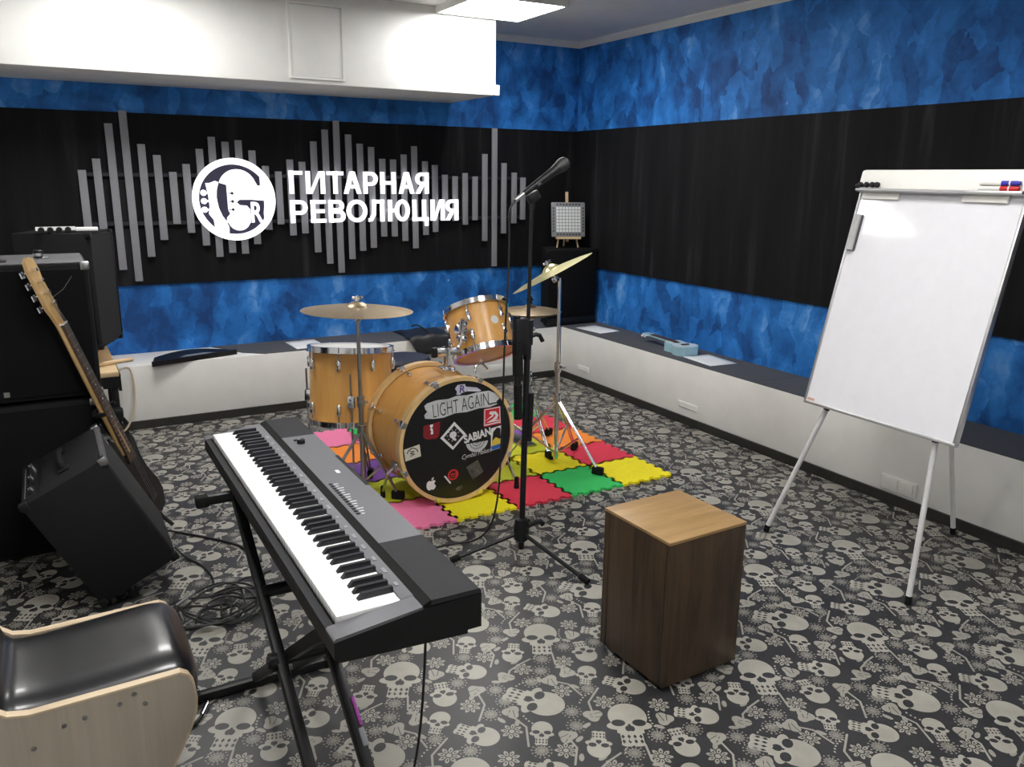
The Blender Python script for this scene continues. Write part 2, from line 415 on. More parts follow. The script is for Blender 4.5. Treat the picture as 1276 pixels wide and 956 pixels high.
# ------------------------------------------------------------------ blue brushed plaster and black cloth
def blue_plaster(axis):
    m, g, b = base_mat('blue_plaster_' + axis)
    P = g.pos()
    warp = g.v('MULTIPLY_ADD', g.noise(P, 2.2, 4, .6, color=True), (.35, .35, .35), P)
    sc = (1, 3.6, 1.7) if axis == 'right' else (3.6, 1, 1.7)
    vo = g.new('ShaderNodeTexVoronoi', feature='F1'); vo.inputs['Scale'].default_value = 1.9
    g.l.new(g.map(warp, rot=(.3, .3, 0), sc=sc), vo.inputs['Vector'])
    vo2 = g.new('ShaderNodeTexVoronoi', feature='F1'); vo2.inputs['Scale'].default_value = 3.4
    g.l.new(g.map(warp, loc=(3, 7, 1), rot=(-.35, -.35, 0), sc=sc), vo2.inputs['Vector'])
    s1 = g.new('ShaderNodeSeparateColor'); g.l.new(vo.outputs['Color'], s1.inputs[0])
    s2 = g.new('ShaderNodeSeparateColor'); g.l.new(vo2.outputs['Color'], s2.inputs[0])
    n1 = g.noise(P, 1.3, 8, .66, .4); n2 = g.noise(P, 7, 7, .7, .6)
    fade = g.m('SUBTRACT', 1.0, g.m('MULTIPLY', vo.outputs['Distance'], 1.2))
    h = g.m('ADD', g.m('MULTIPLY', n1, .62), g.m('MULTIPLY', n2, .26))
    h = g.m('ADD', h, g.m('MULTIPLY', g.m('MULTIPLY', s1.outputs[0], fade), .24))
    h = g.m('ADD', h, g.m('MULTIPLY', g.m('SUBTRACT', s2.outputs[1], .5), .13))
    colr = g.ramp(h, [(.36, (.011, .06, .21)), (.47, (.017, .14, .45)), (.57, (.035, .225, .66)), (.67, (.16, .38, .78)), (.80, (.46, .62, .88))])
    vs = g.new('ShaderNodeTexVoronoi'); vs.inputs['Scale'].default_value = 5.5; g.l.new(P, vs.inputs['Vector'])
    fleck = g.m('MULTIPLY', g.m('LESS_THAN', vs.outputs['Distance'], .05), g.m('GREATER_THAN', n2, .56))
    colr = g.mix(fleck, colr, (.6, .7, .85, 1))
    g.l.new(colr, b.inputs['Base Color'])
    b.inputs['Roughness'].default_value = .6; b.inputs['Specular IOR Level'].default_value = .25
    bn = g.new('ShaderNodeBump'); bn.inputs['Strength'].default_value = .25; bn.inputs['Distance'].default_value = .006
    g.l.new(h, bn.inputs['Height']); g.l.new(bn.outputs[0], b.inputs['Normal'])
    return m
blue_back = blue_plaster('back'); blue_right = blue_plaster('right')
def black_cloth():
    m, g, b = base_mat('black_cloth')
    P = g.pos()
    st = g.noise(g.map(P, sc=(6, 6, .35)), 1.6, 6, .65, .3); fine = g.noise(P, 260, 2)
    h = g.m('ADD', g.m('MULTIPLY', st, .85), g.m('MULTIPLY', fine, .15))
    g.l.new(g.ramp(h, [(.38, (.0035, .0035, .0045)), (.56, (.0075, .0075, .009)), (.74, (.032, .032, .036))]), b.inputs['Base Color'])  # lighter vertical streaks paint the slight sheen of wrinkles into the colour
    b.inputs['Roughness'].default_value = .75
    b.inputs['Specular IOR Level'].default_value = .2
    return m
cloth = black_cloth()

# ------------------------------------------------------------------ room shell
X0, X1, Y0, Y1, ZC = -4.85, 0.0, -7.3, 0.0, 2.58
struct('floor', MB().box((X0 - .1, Y0 - .1, -.1), (X1 + .1, Y1 + .1, 0)), floor_mat)
struct('ceiling', MB().box((X0 - .1, Y0 - .1, ZC), (X1 + .1, Y1 + .1, ZC + .1)), ceiling_paint)
struct('wall_back', MB().box((X0 - .1, 0, 0), (X1 + .1, .1, ZC)), blue_back)
struct('wall_right', MB().box((0, Y0 - .1, 0), (.1, 0, ZC)), blue_right)
struct('wall_left', MB().box((X0 - .1, Y0 - .1, 0), (X0, 0, ZC)), white_paint)
struct('wall_front', MB().box((X0, Y0 - .1, 0), (X1, Y0, ZC)), white_paint)
struct('trim_1', MB().prism([(0, ZC), (0, ZC - .045), (-.03, ZC - .012), (-.03, ZC)], X0, X1, Matrix(((0, 0, 1, 0), (1, 0, 0, 0), (0, 1, 0, 0), (0, 0, 0, 1)))), ceiling_paint)
struct('trim_2', MB().prism([(0, ZC), (0, ZC - .045), (-.03, ZC - .012), (-.03, ZC)], Y0, 0, Matrix(((1, 0, 0, 0), (0, 0, 1, 0), (0, 1, 0, 0), (0, 0, 0, 1)))), ceiling_paint)
struct('baseboard_back', MB().box((X0, -.412, 0), (-.37, -.40, .052)), skirting)
struct('baseboard_right', MB().box((-.382, Y0, 0), (-.37, -.412, .052)), skirting)
struct('baseboard_left', MB().box((X0, Y0, 0), (X0 + .015, -.412, .06)), skirting)

# boxed ventilation duct under the ceiling
duct = thing('ventilation_duct', 'long white boxed duct under the ceiling above the lit wall sign', 'duct', (-2.98, -.35, 2.07))
part('duct_box', MB().box((X0, -.70, 2.07), (-1.13, -.001, ZC - .001), bev=.004), white_paint, duct)
part('edge_strip', MB().box((-1.15, -.72, 2.07), (-1.11, -.70, 2.135), bev=.003), white_paint, duct)
hf = part('access_hatch', MB().box((-2.487, -.708, 2.11), (-2.18, -.70, 2.50), bev=.003), white_paint, duct)
fr = MB()
for a, b_ in [((-2.50, -.712, 2.095), (-2.487, -.70, 2.515)), ((-2.18, -.712, 2.095), (-2.167, -.70, 2.515)), ((-2.487, -.712, 2.095), (-2.18, -.70, 2.108)), ((-2.487, -.712, 2.502), (-2.18, -.70, 2.515))]: fr.box(a, b_)
part('hatch_frame', fr, white_paint, duct)

# built-in low benches
def felt_poly(parent, poly, z0=.399, z1=.404): return part('felt_cover', MB().prism(poly, z0, z1), felt, parent, 'grey felt cover')
bb = thing('built_in_bench', 'long low white built-in bench with grey felt under the lit sign wall', 'bench', (-2.5, -.2, 0))
part('body', MB().box((X0, -.40, 0), (-.371, -.001, .399), bev=.004), bench_paint, bb)
felt_poly(bb, [(-2.68, -.397), (-2.80, -.30), (-2.95, -.012), (-.004, -.012), (-.004, -.397)])
part('access_panel', MB().box((-.66, -.404, .13), (-.45, -.40, .335), bev=.002), bench_paint, bb)
part('vent_grille', MB().box((-1.02, -.404, .10), (-.80, -.40, .15), bev=.002), white_paint, bb)
br = thing('built_in_bench', 'long low white built-in bench with grey felt top along the right wall', 'bench', (-.18, -3.8, 0))
part('body', MB().box((-.37, Y0, 0), (-.001, -.402, .399), bev=.004), bench_paint, br)
felt_poly(br, [(-.367, -.399), (-.004, -.399), (-.004, -2.48), (-.367, -2.46)])
felt_poly(br, [(-.367, -2.464), (-.004, -2.484), (-.004, Y0 + .02), (-.367, Y0 + .02)])
for y0, y1 in ((-.66, -.80), (-1.83, -2.01)):
    vg = part('vent_grille', MB().box((-.376, y0, .105), (-.37, y1, .145), bev=.002), white_paint, br)
    sl = MB()
    for k in range(3): sl.box((-.378, y0 - .008, .112 + k * .011), (-.376, y1 + .008, .117 + k * .011))
    part('slat', sl, white_paint, vg)
so = part('socket_frame', MB().box((-.380, -3.355, .065), (-.37, -3.545, .142), bev=.004), white_paint, br)
for k in range(2): part('socket', MB().box((-.383, -3.37 - k * .085, .074), (-.38, -3.445 - k * .085, .133), bev=.003), frame_white, so)

# black cloth panels with soft folds
def cloth_panel(name, fixed, a0, a1, z0, z1, label, fold, axis):
    nx, nz = 220, 24; vs = []; fs = []
    for i in range(nx + 1):
        a = a0 + (a1 - a0) * i / nx
        for k in range(nz + 1):
            t = k / nz
            env = math.sin(PI * min(1, t * 1.02)) ** .6
            d = .016 + fold * env * (.5 + .5 * math.sin(a * 7.3 + 1.1 * math.sin(a * 2.1) + .4 * t)) * (.5 + .5 * math.sin(a * 1.9 + 2)) + .25 * fold * env * math.sin(a * 23 + 3 * t)
            p = (a, fixed - d) if axis == 'x' else (fixed - d, a)
            vs.append((p[0], p[1], z0 + (z1 - z0) * t))
    n = nz + 1
    for i in range(nx):
        for k in range(nz): fs.append((i * n + k, (i + 1) * n + k, (i + 1) * n + k + 1, i * n + k + 1))
    nb = len(vs); per = [k for k in range(n)] + [i * n + nz for i in range(1, nx + 1)] + [nx * n + k for k in range(nz - 1, -1, -1)] + [i * n for i in range(nx - 1, 0, -1)]
    for q in per:
        v = vs[q]; vs.append((v[0], fixed - .001, v[2]) if axis == 'x' else (fixed - .001, v[1], v[2]))
    for i in range(len(per)):
        j = (i + 1) % len(per); fs.append((per[i], per[j], nb + j, nb + i))
    return solo(name, MB().add(vs, fs), cloth, label, 'wall covering', loc=((a0 + a1) / 2, fixed, z0) if axis == 'x' else (fixed, (a0 + a1) / 2, z0), angle=60)
cloth_panel('black_wall_cloth', 0.0, X0 + .01, -.024, .845, 1.905, 'black cloth band stretched on the wall behind the lit sign', .006, 'x')
cloth_panel('black_wall_cloth', 0.0, Y0 + .01, -.001, .84, 1.908, 'black draped cloth band along the right wall behind the whiteboard', .016, 'y')

# ------------------------------------------------------------------ ceiling lamps
lamp_group = 'ceiling light panels out of view'
for lx, ly in [(-1.27, -1.02), (-3.4, -1.38), (-1.95, -4.0), (-3.5, -4.1), (-2.4, -6.3)]:
    seen = (lx, ly) == (-1.27, -1.02)
    t = thing('ceiling_light', 'square white light panel on the ceiling beside the white duct' if seen else 'square white light panel on the ceiling outside the picture', 'lamp', (lx, ly, ZC), None if seen else lamp_group)
    f = MB()
    for a, b_ in [((-.3, -.3), (.3, -.285)), ((-.3, .285), (.3, .3)), ((-.3, -.285), (-.285, .285)), ((.285, -.285), (.3, .285))]:
        f.box((lx + a[0], ly + a[1], ZC - .045), (lx + b_[0], ly + b_[1], ZC))
    part('frame', f, frame_white, t)
    part('diffuser', MB().box((lx - .285, ly - .285, ZC - .040), (lx + .285, ly + .285, ZC - .03)), lamp_on, t)

# ------------------------------------------------------------------ sound wave bars and lit sign
BARS = [(-3.617, 1.56, 1.219), (-3.533, 1.628, 1.176), (-3.446, 1.835, 0.951), (-3.361, 1.914, 0.875), (-3.274, 1.719, 1.027), (-3.189, 1.656, 1.131), (-3.104, 1.554, 1.23), (-3.021, 1.604, 1.172), (-2.934, 1.699, 1.088), (-2.855, 1.775, 1.011), (-2.772, 1.747, 1.035), (-2.689, 1.759, 1.026), (-2.605, 1.697, 1.087), (-2.523, 1.6, 1.181), (-2.44, 1.565, 1.216), (-2.359, 1.644, 1.139), (-2.276, 1.631, 1.151), (-2.192, 1.766, 1.018), (-2.109, 1.846, 0.935), (-2.028, 1.908, 0.867), (-1.944, 1.819, 0.961), (-1.862, 1.76, 1.017), (-1.78, 1.74, 1.036), (-1.698, 1.661, 1.115), (-1.616, 1.658, 1.113), (-1.534, 1.694, 1.078), (-1.452, 1.754, 1.022), (-1.368, 1.65, 1.118), (-1.289, 1.625, 1.138), (-1.208, 1.556, 1.22), (-1.125, 1.546, 1.216), (-1.041, 1.57, 1.187), (-0.957, 1.546, 1.22), (-0.873, 1.712, 1.059), (-0.789, 1.902, 0.859), (-0.706, 1.648, 1.114), (-0.614, 1.578, 1.19), (-0.534, 1.541, 1.218)]
sw = thing('sound_wave_decoration', 'row of grey upright bars shaped as a sound wave on black cloth', 'wall decoration', (-2.07, -.03, 1.385))
for z in (1.535, 1.236): part('rail', MB().box((-3.64, -.045, z - .011), (-.51, -.017, z + .011)), rail_black, sw, 'thin black rail')
for x, zt, zb in BARS:
    part('bar', MB().box((x - .0225, -.060, zb), (x + .0225, -.045, zt), bev=.002), bar_grey, sw)

sign = thing('illuminated_sign', 'lit white round guitar emblem and two lines of lettering over grey bars', 'sign', (-2.05, -.08, 1.385))
FM = Matrix(((1, 0, 0, 0), (0, 0, -1, 0), (0, 1, 0, 0), (0, 0, 0, 1)))      # local (x, y, z) -> wall (x, -z, y)
def wallM(x, z, y=-.075):
    m = FM.copy(); m.translation = (x, y, z); return m
CX, CZ, RS = -2.741, 1.3825, .2645
def s2(px, py): return ((px - 482) / 414 * RS, -(py - 498) / 414 * RS)
logo = part('emblem_disc', MB().lathe([(RS * .96, 0), (RS * .96, .012)], 64, wallM(CX, CZ, -.064)), mat('sign_dark', (.035, .03, .07), .4), sign, 'dark round backing of the emblem')
MW = wallM(CX, CZ, -.0765)
part('emblem_ring', MB().ring(RS, RS * .845, 0, .012, 64, MW), sign_on, logo)
def glow(poly, d=.007): part('emblem_shape', MB().prism([s2(*p) for p in poly], 0, d, MW), sign_on, logo)
def arc(cx, cy, r, a0, a1, n=20): return [(cx + r * math.cos(math.radians(a0 + (a1 - a0) * i / n)), cy - r * math.sin(math.radians(a0 + (a1 - a0) * i / n))) for i in range(n + 1)]
# big white body of the letter G with the round upper bout
glow(arc(520, 385, 190, 160, 20) + [(720, 360), (750, 355), (748, 270), (790, 300), (835, 400), (850, 500), (845, 560), (780, 560), (780, 510), (640, 500), (530, 500), (505, 520), (430, 640), (412, 600), (410, 352), (340, 330)])
glow([(430, 640), (505, 530), (530, 555), (600, 560), (632, 600), (632, 730)] + arc(515, 700, 112, -20, -160) + [(390, 720), (395, 680)])
glow([(207, 335), (250, 333), (300, 312), (335, 325), (312, 400), (305, 480), (320, 580), (350, 660), (388, 720), (410, 780), (405, 850), (330, 850), (270, 770), (262, 700), (220, 640), (232, 560), (225, 440), (215, 390)])
glow([(780, 560), (845, 560), (830, 640), (790, 720), (775, 720), (770, 640)])
for py in (430, 512, 597): glow(arc(182, py, 30, 0, 342, 19)); glow([(200, py - 8), (235, py - 8), (235, py + 8), (200, py + 8)])
for py in (435, 516, 598): part('tuner_dot', MB().prism([s2(*p) for p in arc(460, py, 15, 0, 342, 12)], .007, .0085, MW), MATS['sign_dark'], logo, 'small dark dot'); part('tuner_line', MB().prism([s2(*p) for p in [(415, py - 4), (450, py - 4), (450, py + 4), (415, py + 4)]], .007, .0085, MW), MATS['sign_dark'], logo)
rx, ry = s2(700, 628)
part('emblem_letter', text_mb('R', wallM(CX + rx, CZ + ry, -.0765), 118 / 414 * RS, 210 / 414 * RS, .008, .02), sign_on, logo)
def letter_mb(ch, w, h, t, M, d, desc=0.0):
    mb = MB()
    def P(poly): mb.prism([(x - w / 2, y - h / 2) for x, y in poly], 0, d, M)
    def V(x): P([(x, 0), (x + t, 0), (x + t, h), (x, h)])
    def H(y, x0=0, x1=None): x1 = w if x1 is None else x1; P([(x0, y), (x1, y), (x1, y + t * .82), (x0, y + t * .82)])
    def D(xa, ya, xb, yb, tt=t): P([(xa, ya), (xa + tt, ya), (xb + tt, yb), (xb, yb)])
    def strip(outer, inner):
        for i in range(len(outer) - 1): P([outer[i], outer[i + 1], inner[i + 1], inner[i]])
    def bowl(y0, y1, x0, x1):
        ry = (y1 - y0) / 2; cy = (y0 + y1) / 2; cx = x1 - min(ry, x1 - x0) ; rx = x1 - cx; tt = t * .82
        A = [math.radians(90 - 180 * i / 14) for i in range(15)]
        o = [(x0, y1)] + [(cx + rx * math.cos(a), cy + ry * math.sin(a)) for a in A] + [(x0, y0)]
        n = [(x0, y1 - tt)] + [(cx + (rx - t) * math.cos(a), cy + (ry - tt) * math.sin(a)) for a in A] + [(x0, y0 + tt)]
        strip(o, n)
    def oval(x0, x1):
        cx, rx = (x0 + x1) / 2, (x1 - x0) / 2; A = [2 * PI * i / 36 for i in range(37)]
        strip([(cx + rx * math.cos(a), h / 2 + (h / 2 + .002) * math.sin(a)) for a in A], [(cx + (rx - t) * math.cos(a), h / 2 + (h / 2 - t * .85) * math.sin(a)) for a in A])
    if ch == 'Г': V(0); H(h - t * .82)
    elif ch == 'И': V(0); V(w - t); P([(t * .6, 0), (t * 1.35, 0), (w - t * .6, h), (w - t * 1.35, h)])
    elif ch == 'Т': V(w / 2 - t / 2); H(h - t * .82)
    elif ch == 'А': D(0, 0, w / 2 - t * .62, h, t * 1.02); D(w - t * 1.02, 0, w / 2 - t * .4, h, t * 1.02); H(h * .24, w * .2, w * .8)
    elif ch == 'Р': V(0); bowl(h * .36, h, t * .5, w)
    elif ch == 'Н': V(0); V(w - t); H(h / 2 - t * .4)
    elif ch == 'Е': V(0); H(0); H(h - t * .82); H(h / 2 - t * .36, 0, w * .92)
    elif ch == 'В': V(0); bowl(0, h * .56, t * .5, w); bowl(h * .47, h, t * .5, w * .93)
    elif ch == 'О': oval(0, w)
    elif ch == 'Л': V(w - t); H(h - t * .82, w * .24); D(w * .20, h * .30, w * .26, h, t * .95); P([(0, 0), (t * .9, t * .12), (w * .20 + t * .95, h * .30), (w * .20, h * .34), (t * .3, t * .75), (0, t * .8)])
    elif ch == 'Ю': V(0); H(h / 2 - t * .4, 0, w * .45); oval(w * .32, w)
    elif ch == 'Ц': V(0); V(w * .86 - t); H(0, 0, w); P([(w - t * .9, t * .8), (w - t * .9, -desc), (w, -desc), (w, t * .8)])
    elif ch == 'Я': V(w - t); D(0, 0, w * .42, h * .5, t * 1.1)
    if ch == 'Я':
        q = MB(); v0 = len(mb.v); bowl(h * .40, h, t * .5, w)
        Mi = M.inverted()
        for i in range(v0, len(mb.v)):
            l = Mi @ mb.v[i]; l.x = -l.x; mb.v[i] = M @ l
        for i, f in enumerate(mb.f):
            if f[0] >= v0: mb.f[i] = f[::-1]
    return mb
def sign_line(txt, boxes, x0, px0, k, zb, zt, special=None):
    for ch, (a, b_) in zip(txt, boxes):
        xa, xb = x0 + (a - px0) * k, x0 + (b_ - px0) * k
        part('letter', letter_mb(ch, xb - xa, zt - zb, .031, wallM((xa + xb) / 2, (zb + zt) / 2, -.0815), .010, (zb - special[ch]) if special and ch in special else 0), sign_on, sign)
sign_line('ГИТАРНАЯ', [(62, 145), (165, 285), (298, 405), (405, 520), (535, 632), (650, 755), (775, 885), (893, 988)], -2.379, 62, 1.024 / 926, 1.419, 1.570)
sign_line('РЕВОЛЮЦИЯ', [(70, 175), (195, 288), (305, 410), (418, 552), (560, 665), (690, 838), (858, 968), (985, 1085), (1092, 1185)], -2.381, 70, 1.266 / 1115, 1.224, 1.377, {'Ц': 1.187})

# ------------------------------------------------------------------ foam puzzle mat
def tile_poly(x0, y0, s, n=9):
    t = s / n; d = .017; g = .0008
    def edge(p, q, nrm, sign):
        out = []; dx, dy = (q[0] - p[0]) / n, (q[1] - p[1]) / n
        for i in range(n):
            on = (i % 2 == 0) == (sign > 0)
            for f in (.0, .08, .92):
                if f == 0: out.append((p[0] + dx * i, p[1] + dy * i)) if i == 0 else None
                else:
                    w = -.09 if f < .5 else .09
                    o = d if on else 0.0
                    ff = f + (w * (1 if on else 0))
                    out.append((p[0] + dx * (i + ff) + nrm[0] * (o - g), p[1] + dy * (i + ff) + nrm[1] * (o - g)))
        return out
    a, b, c, e = (x0, y0), (x0 + s, y0), (x0 + s, y0 + s), (x0, y0 + s)
    return edge(a, b, (0, -1), 1) + edge(b, c, (1, 0), 1) + edge(c, e, (0, 1), -1) + edge(e, a, (-1, 0), -1)
foam = {k: mat('foam_' + k, v, .75, var=.05, scale=60, bump=.25, bscale=260) for k, v in dict(
    pink=(.88, .21, .40), yellow=(.93, .80, .01), red=(.72, .035, .075), green=(.035, .54, .12), lime=(.58, .64, .025), purple=(.25, .09, .46), orange=(.92, .27, .03), blue=(.03, .20, .72)).items()}
fm = thing('foam_play_mat', 'colourful foam puzzle mat lying under the drum kit', 'mat', (-1.875, -1.81, 0))
ROWS = [['pink', 'yellow', 'red', 'green', 'yellow'], ['lime', 'pink', 'lime', 'yellow', 'red'], ['purple', 'orange', 'green', 'lime', 'orange'],
        ['orange', 'blue', 'yellow', 'purple', 'red'], ['pink', 'green', 'red', 'orange', 'green']]
for r in range(5):
    for c in range(5):
        cn = ROWS[r][c]
        part('tile', MB().prism(tile_poly(-2.665 + c * .315, -2.60 + r * .315, .315), .001, .012), foam[cn], fm, cn + ' foam tile', angle=20)
FZ = .012

# ------------------------------------------------------------------ drums
def lug(mb_parent, M, h=.05):
    # a chrome lug; local z = outwards from the shell, local x = along the shell
    m = MB().lathe([(0, -h * .6), (.008, -h * .56), (.0135, -h * .3), (.010, 0), (.0135, h * .3), (.008, h * .56), (0, h * .6)], 10, M @ Matrix.Translation((0, 0, .011)) @ Matrix.Rotation(PI / 2, 4, 'Y'))
    m.box((-.016, -.007, -.001), (.016, .007, .011), M)
    return part('lug', m, chrome, mb_parent)
# bass drum
KC = Vector((-2.25, -2.425, .325 + FZ - .012)); KM = frame(KC, (.042, -1, 0), (1, 0, 0)); KR = .288; KD = .40
kd = thing('bass_drum', 'maple bass drum with a black front head covered in stickers', 'drum', (KC.x, KC.y + .2, FZ))
part('shell', MB().ring(KR, KR - .008, -KD + .035, -.035, 64, KM), maple, kd)
for nm, h0, h1 in (('front_hoop', -.038, .004), ('rear_hoop', -KD - .004, -KD + .038)):
    part(nm, MB().ring(KR + .021, KR + .003, h0, h1, 64, KM), hoop_wood, kd, 'natural wood hoop')
hd = part('front_head', MB().lathe([(KR + .003, -.014), (KR + .003, -.006), (0, -.005)], 64, KM), head_black, kd, 'black drum head')
part('rear_head', MB().lathe([(KR + .003, -KD + .016), (0, -KD + .014)], 48, KM), head_white, kd)
for q in range(8):
    a = 2 * PI * (q + .5) / 8
    for end in (1, -1):
        zc = -.017 if end > 0 else -KD + .017
        R_ = Matrix.Rotation(a, 4, 'Z')
        cm = MB().box((KR + .012, -.018, zc - .020), (KR + .028, .018, zc + .022), KM @ R_, bev=.004)
        cm.box((KR + .006, -.012, zc + (.018 if end > 0 else -.020)), (KR + .026, .012, zc + (.024 if end > 0 else -.026)), KM @ R_)
        zi = zc - end * .085
        cm.cyl(KM @ R_ @ Vector((KR + .016, 0, zc)), KM @ R_ @ Vector((KR + .016, 0, zi)), .0035, n=8)
        cm.lathe([(0, -.02), (.009, -.017), (.012, 0), (.009, .017), (0, .02)], 10, KM @ R_ @ Matrix.Translation((KR + .008, 0, zi)))
        part('claw', cm, chrome, kd, 'chrome hoop claw with tension rod')
# two spurs
for sx, fx, fy in ((1, -1.915, -2.40), (-1, -2.555, -2.20)):
    p0 = Vector((KC.x + sx * .27, KC.y + .12, KC.z - .12)); p1 = Vector((fx, fy, FZ + .03))
    sp = part('spur', MB().tube([p0, p0 + Vector((sx * .045, -.0, -.03)), p1], .007, 8).box(p0 - Vector((.02, .025, .025)), p0 + Vector((.02, .025, .025)), bev=.004), steel_dim, kd)
    part('rubber_foot', MB().cyl(p1 + Vector((0, 0, .03)), p1 - Vector((0, 0, .028)), .010, .014, 10), rubber, sp)
# stickers on the front head (flat prints)
def kp(px, py): return ((px - 492) / 414 * KR, -(py - 517) / 448 * KR)
HM = KM @ Matrix.Rotation(0, 4, 'Z') @ Matrix.Translation((0, 0, -.0050))
# local frame of the head: x to the right as seen from the front, y up
HM = frame(KC + (KM.to_3x3() @ Vector((0, 0, -.005))), KM.to_3x3() @ Vector((0, 0, 1)), (1, 0.042, 0))
st_grey = mat('sticker_silver', (.55, .56, .57), .4); st_red = mat('sticker_red', (.55, .02, .03), .4); st_dred = mat('sticker_dark_red', (.22, .012, .018), .5)
st_cream = mat('sticker_cream', (.62, .60, .50), .5); st_blue = mat('sticker_blue', (.03, .12, .42), .4); st_yel = mat('sticker_yellow', (.70, .52, .06), .4)
st_black = mat('sticker_black', (.010, .010, .010), .5); st_dk = mat('sticker_dark_grey', (.075, .075, .07), .5, var=.6, scale=40); st_lil = mat('sticker_lilac', (.56, .54, .66), .5)
def stk(name, polys, m, label, h0=0, h1=.0008, parent=None):
    mb = MB()
    for P in polys: mb.prism([kp(*p) for p in P], h0, h1, HM)
    return part(name, mb, m, parent or kd, label)
stk('sticker', [[(240, 215), (262, 200), (330, 187), (420, 190), (480, 176), (560, 182), (640, 172), (735, 172), (760, 186), (815, 210), (828, 240), (795, 262), (800, 285), (740, 300), (660, 296), (560, 310), (470, 305), (380, 325), (300, 322), (245, 312), (238, 285), (262, 262), (248, 245)]], st_grey, 'silver brushed banner sticker')
def stext(txt, cx, cy, w, h, m, z=.0009, rot=0.0, off=0.0, shear=0.0, name='lettering'):
    x, y = kp(cx, cy); return part(name, text_mb(txt, HM @ Matrix.Translation((x, y, z)) @ Matrix.Rotation(rot, 4, 'Z'), w / 414 * KR, h / 448 * KR, .0005, off, shear=shear), m, kd)
stext('LIGHT AGAIN', 517, 248, 430, 100, st_black, rot=.075, off=-.012)
stk('sticker', [[(730, 272), (800, 268), (800, 278), (730, 282)]], st_black, 'thin black underline', .0009, .0013)
stk('sticker', [[(470, 120), (490, 95), (545, 95), (552, 115), (640, 135), (672, 160), (660, 168), (560, 152), (520, 160), (505, 172), (480, 165), (485, 145)]], st_lil, 'small lilac and white guitar shaped sticker')
stext('R', 528, 130, 44, 56, mat('sticker_purple', (.10, .07, .22), .5), rot=-.1, off=.02)
stk('sticker', [[(572, 140), (650, 155), (648, 162), (570, 150)]], print_white, 'thin white stroke', .0009, .0013)
stk('sticker', [[(232, 365), (284, 360), (284, 475), (262, 472), (240, 462), (228, 440)], [(300, 358), (355, 350), (350, 440), (342, 462), (320, 476), (300, 474)], [(284, 440), (300, 440), (300, 470), (284, 470)]], st_dred, 'dark red shield sticker')
stk('sticker', [[(280, 362), (302, 362), (300, 380), (290, 388), (300, 396), (302, 436), (282, 436), (288, 412), (278, 400), (286, 390), (278, 378)]], print_white, 'narrow white print', .0009, .0013)
stk('sticker', [[(463, 370), (555, 482), (450, 585), (355, 478)]], print_white, 'black and white diamond sticker', 0, .0007)
stk('sticker', [[(462, 398), (532, 482), (452, 560), (380, 478)]], st_black, 'black diamond face', .0007, .0011)
stk('sticker', [arc(452, 468, 27, 0, 342, 19), [(440, 488), (470, 495), (478, 512), (468, 518), (452, 508)]], print_white, 'white light bulb print', .0011, .0015)
for k in range(9):
    a = math.radians(20 + 40 * k); stk('ray', [[(452 + 38 * math.cos(a) - 3 * math.sin(a), 470 - 38 * math.sin(a) - 3 * math.cos(a)), (452 + 54 * math.cos(a), 470 - 54 * math.sin(a)), (452 + 38 * math.cos(a) + 3 * math.sin(a), 470 - 38 * math.sin(a) + 3 * math.cos(a))]], print_white, None, .0011, .0015)
stk('sticker', [[(695, 310), (825, 305), (832, 445), (700, 450), (690, 440), (692, 330)]], st_red, 'square red sticker with a white curl')
stk('sticker', [[(705, 405), (760, 365), (735, 352), (745, 335), (790, 340), (812, 372), (800, 400), (775, 412), (815, 408), (815, 418), (712, 420), (765, 398), (790, 375), (775, 355), (770, 375)], [(702, 432), (826, 424), (826, 434), (702, 442)]], print_white, 'white curl print', .0009, .0013)
stk('sticker', [[(697, 313), (822, 308), (822, 314), (697, 319)], [(697, 313), (703, 313), (703, 440), (697, 440)], [(818, 308), (824, 308), (829, 440), (823, 440)]], print_white, 'thin white border', .0009, .0012)
stk('sticker', [[(86, 518), (200, 497), (210, 588), (95, 608)]], st_cream, 'cream card sticker with a round emblem')
x, y = kp(148, 552)
stk('emblem', [arc(148, 556, 42, 5, 175, 16) + arc(148, 556, 35, 175, 5, 16)], st_black, 'dark printed arc', .0008, .0012); stext('W', 148, 554, 42, 40, st_black, rot=PI / 2 + .1, off=.02)
stext('SABIAN', 642, 505, 215, 66, print_white, rot=.14, off=.035)
stk('sticker', [arc(640, 548, 88, -8, -172, 24)], st_grey, 'silver half disc sticker')
for rr in (62, 40, 20): stk('groove', [arc(640, 549, rr, -8, -172, 20) + arc(640, 549, rr - 4, -172, -8, 20)], st_black, None, .0009, .0012)
stext('Cymbal Makers', 640, 652, 240, 46, print_white, rot=.08, shear=.5, off=-.012)
stk('sticker', [[(752, 470), (835, 458), (838, 600), (828, 640), (752, 648)]], print_white, 'blue and yellow picture sticker', 0, .0006)
stk('sticker', [[(770, 500), (800, 470), (828, 480), (832, 560), (790, 600), (758, 590)]], st_black, 'dark printed figure shape', .0006, .0009)
stk('sticker', [[(758, 575), (790, 545), (832, 570), (830, 605), (756, 612)]], st_yel, 'yellow printed area', .0009, .0012)
stk('sticker', [[(754, 612), (830, 604), (826, 638), (754, 645)]], st_blue, 'blue printed area', .0009, .0012)
stk('sticker', [[(840, 570), (848, 560), (846, 615), (838, 622)]], st_blue, 'narrow blue strip')
stk('sticker', [arc(450, 780, 42, 0, 354, 28)], st_red, 'round red sticker with white band')
stk('sticker', [arc(452, 780, 30, 60, 300, 18) + arc(452, 780, 20, 300, 60, 18), [(440, 762), (470, 758), (472, 768), (442, 772)], [(440, 784), (470, 780), (472, 790), (442, 794)]], st_black, 'dark curl print', .0009, .0012)
stk('sticker', [[(378, 778), (390, 776), (435, 840), (425, 848)]], print_white, 'white slanted strip')
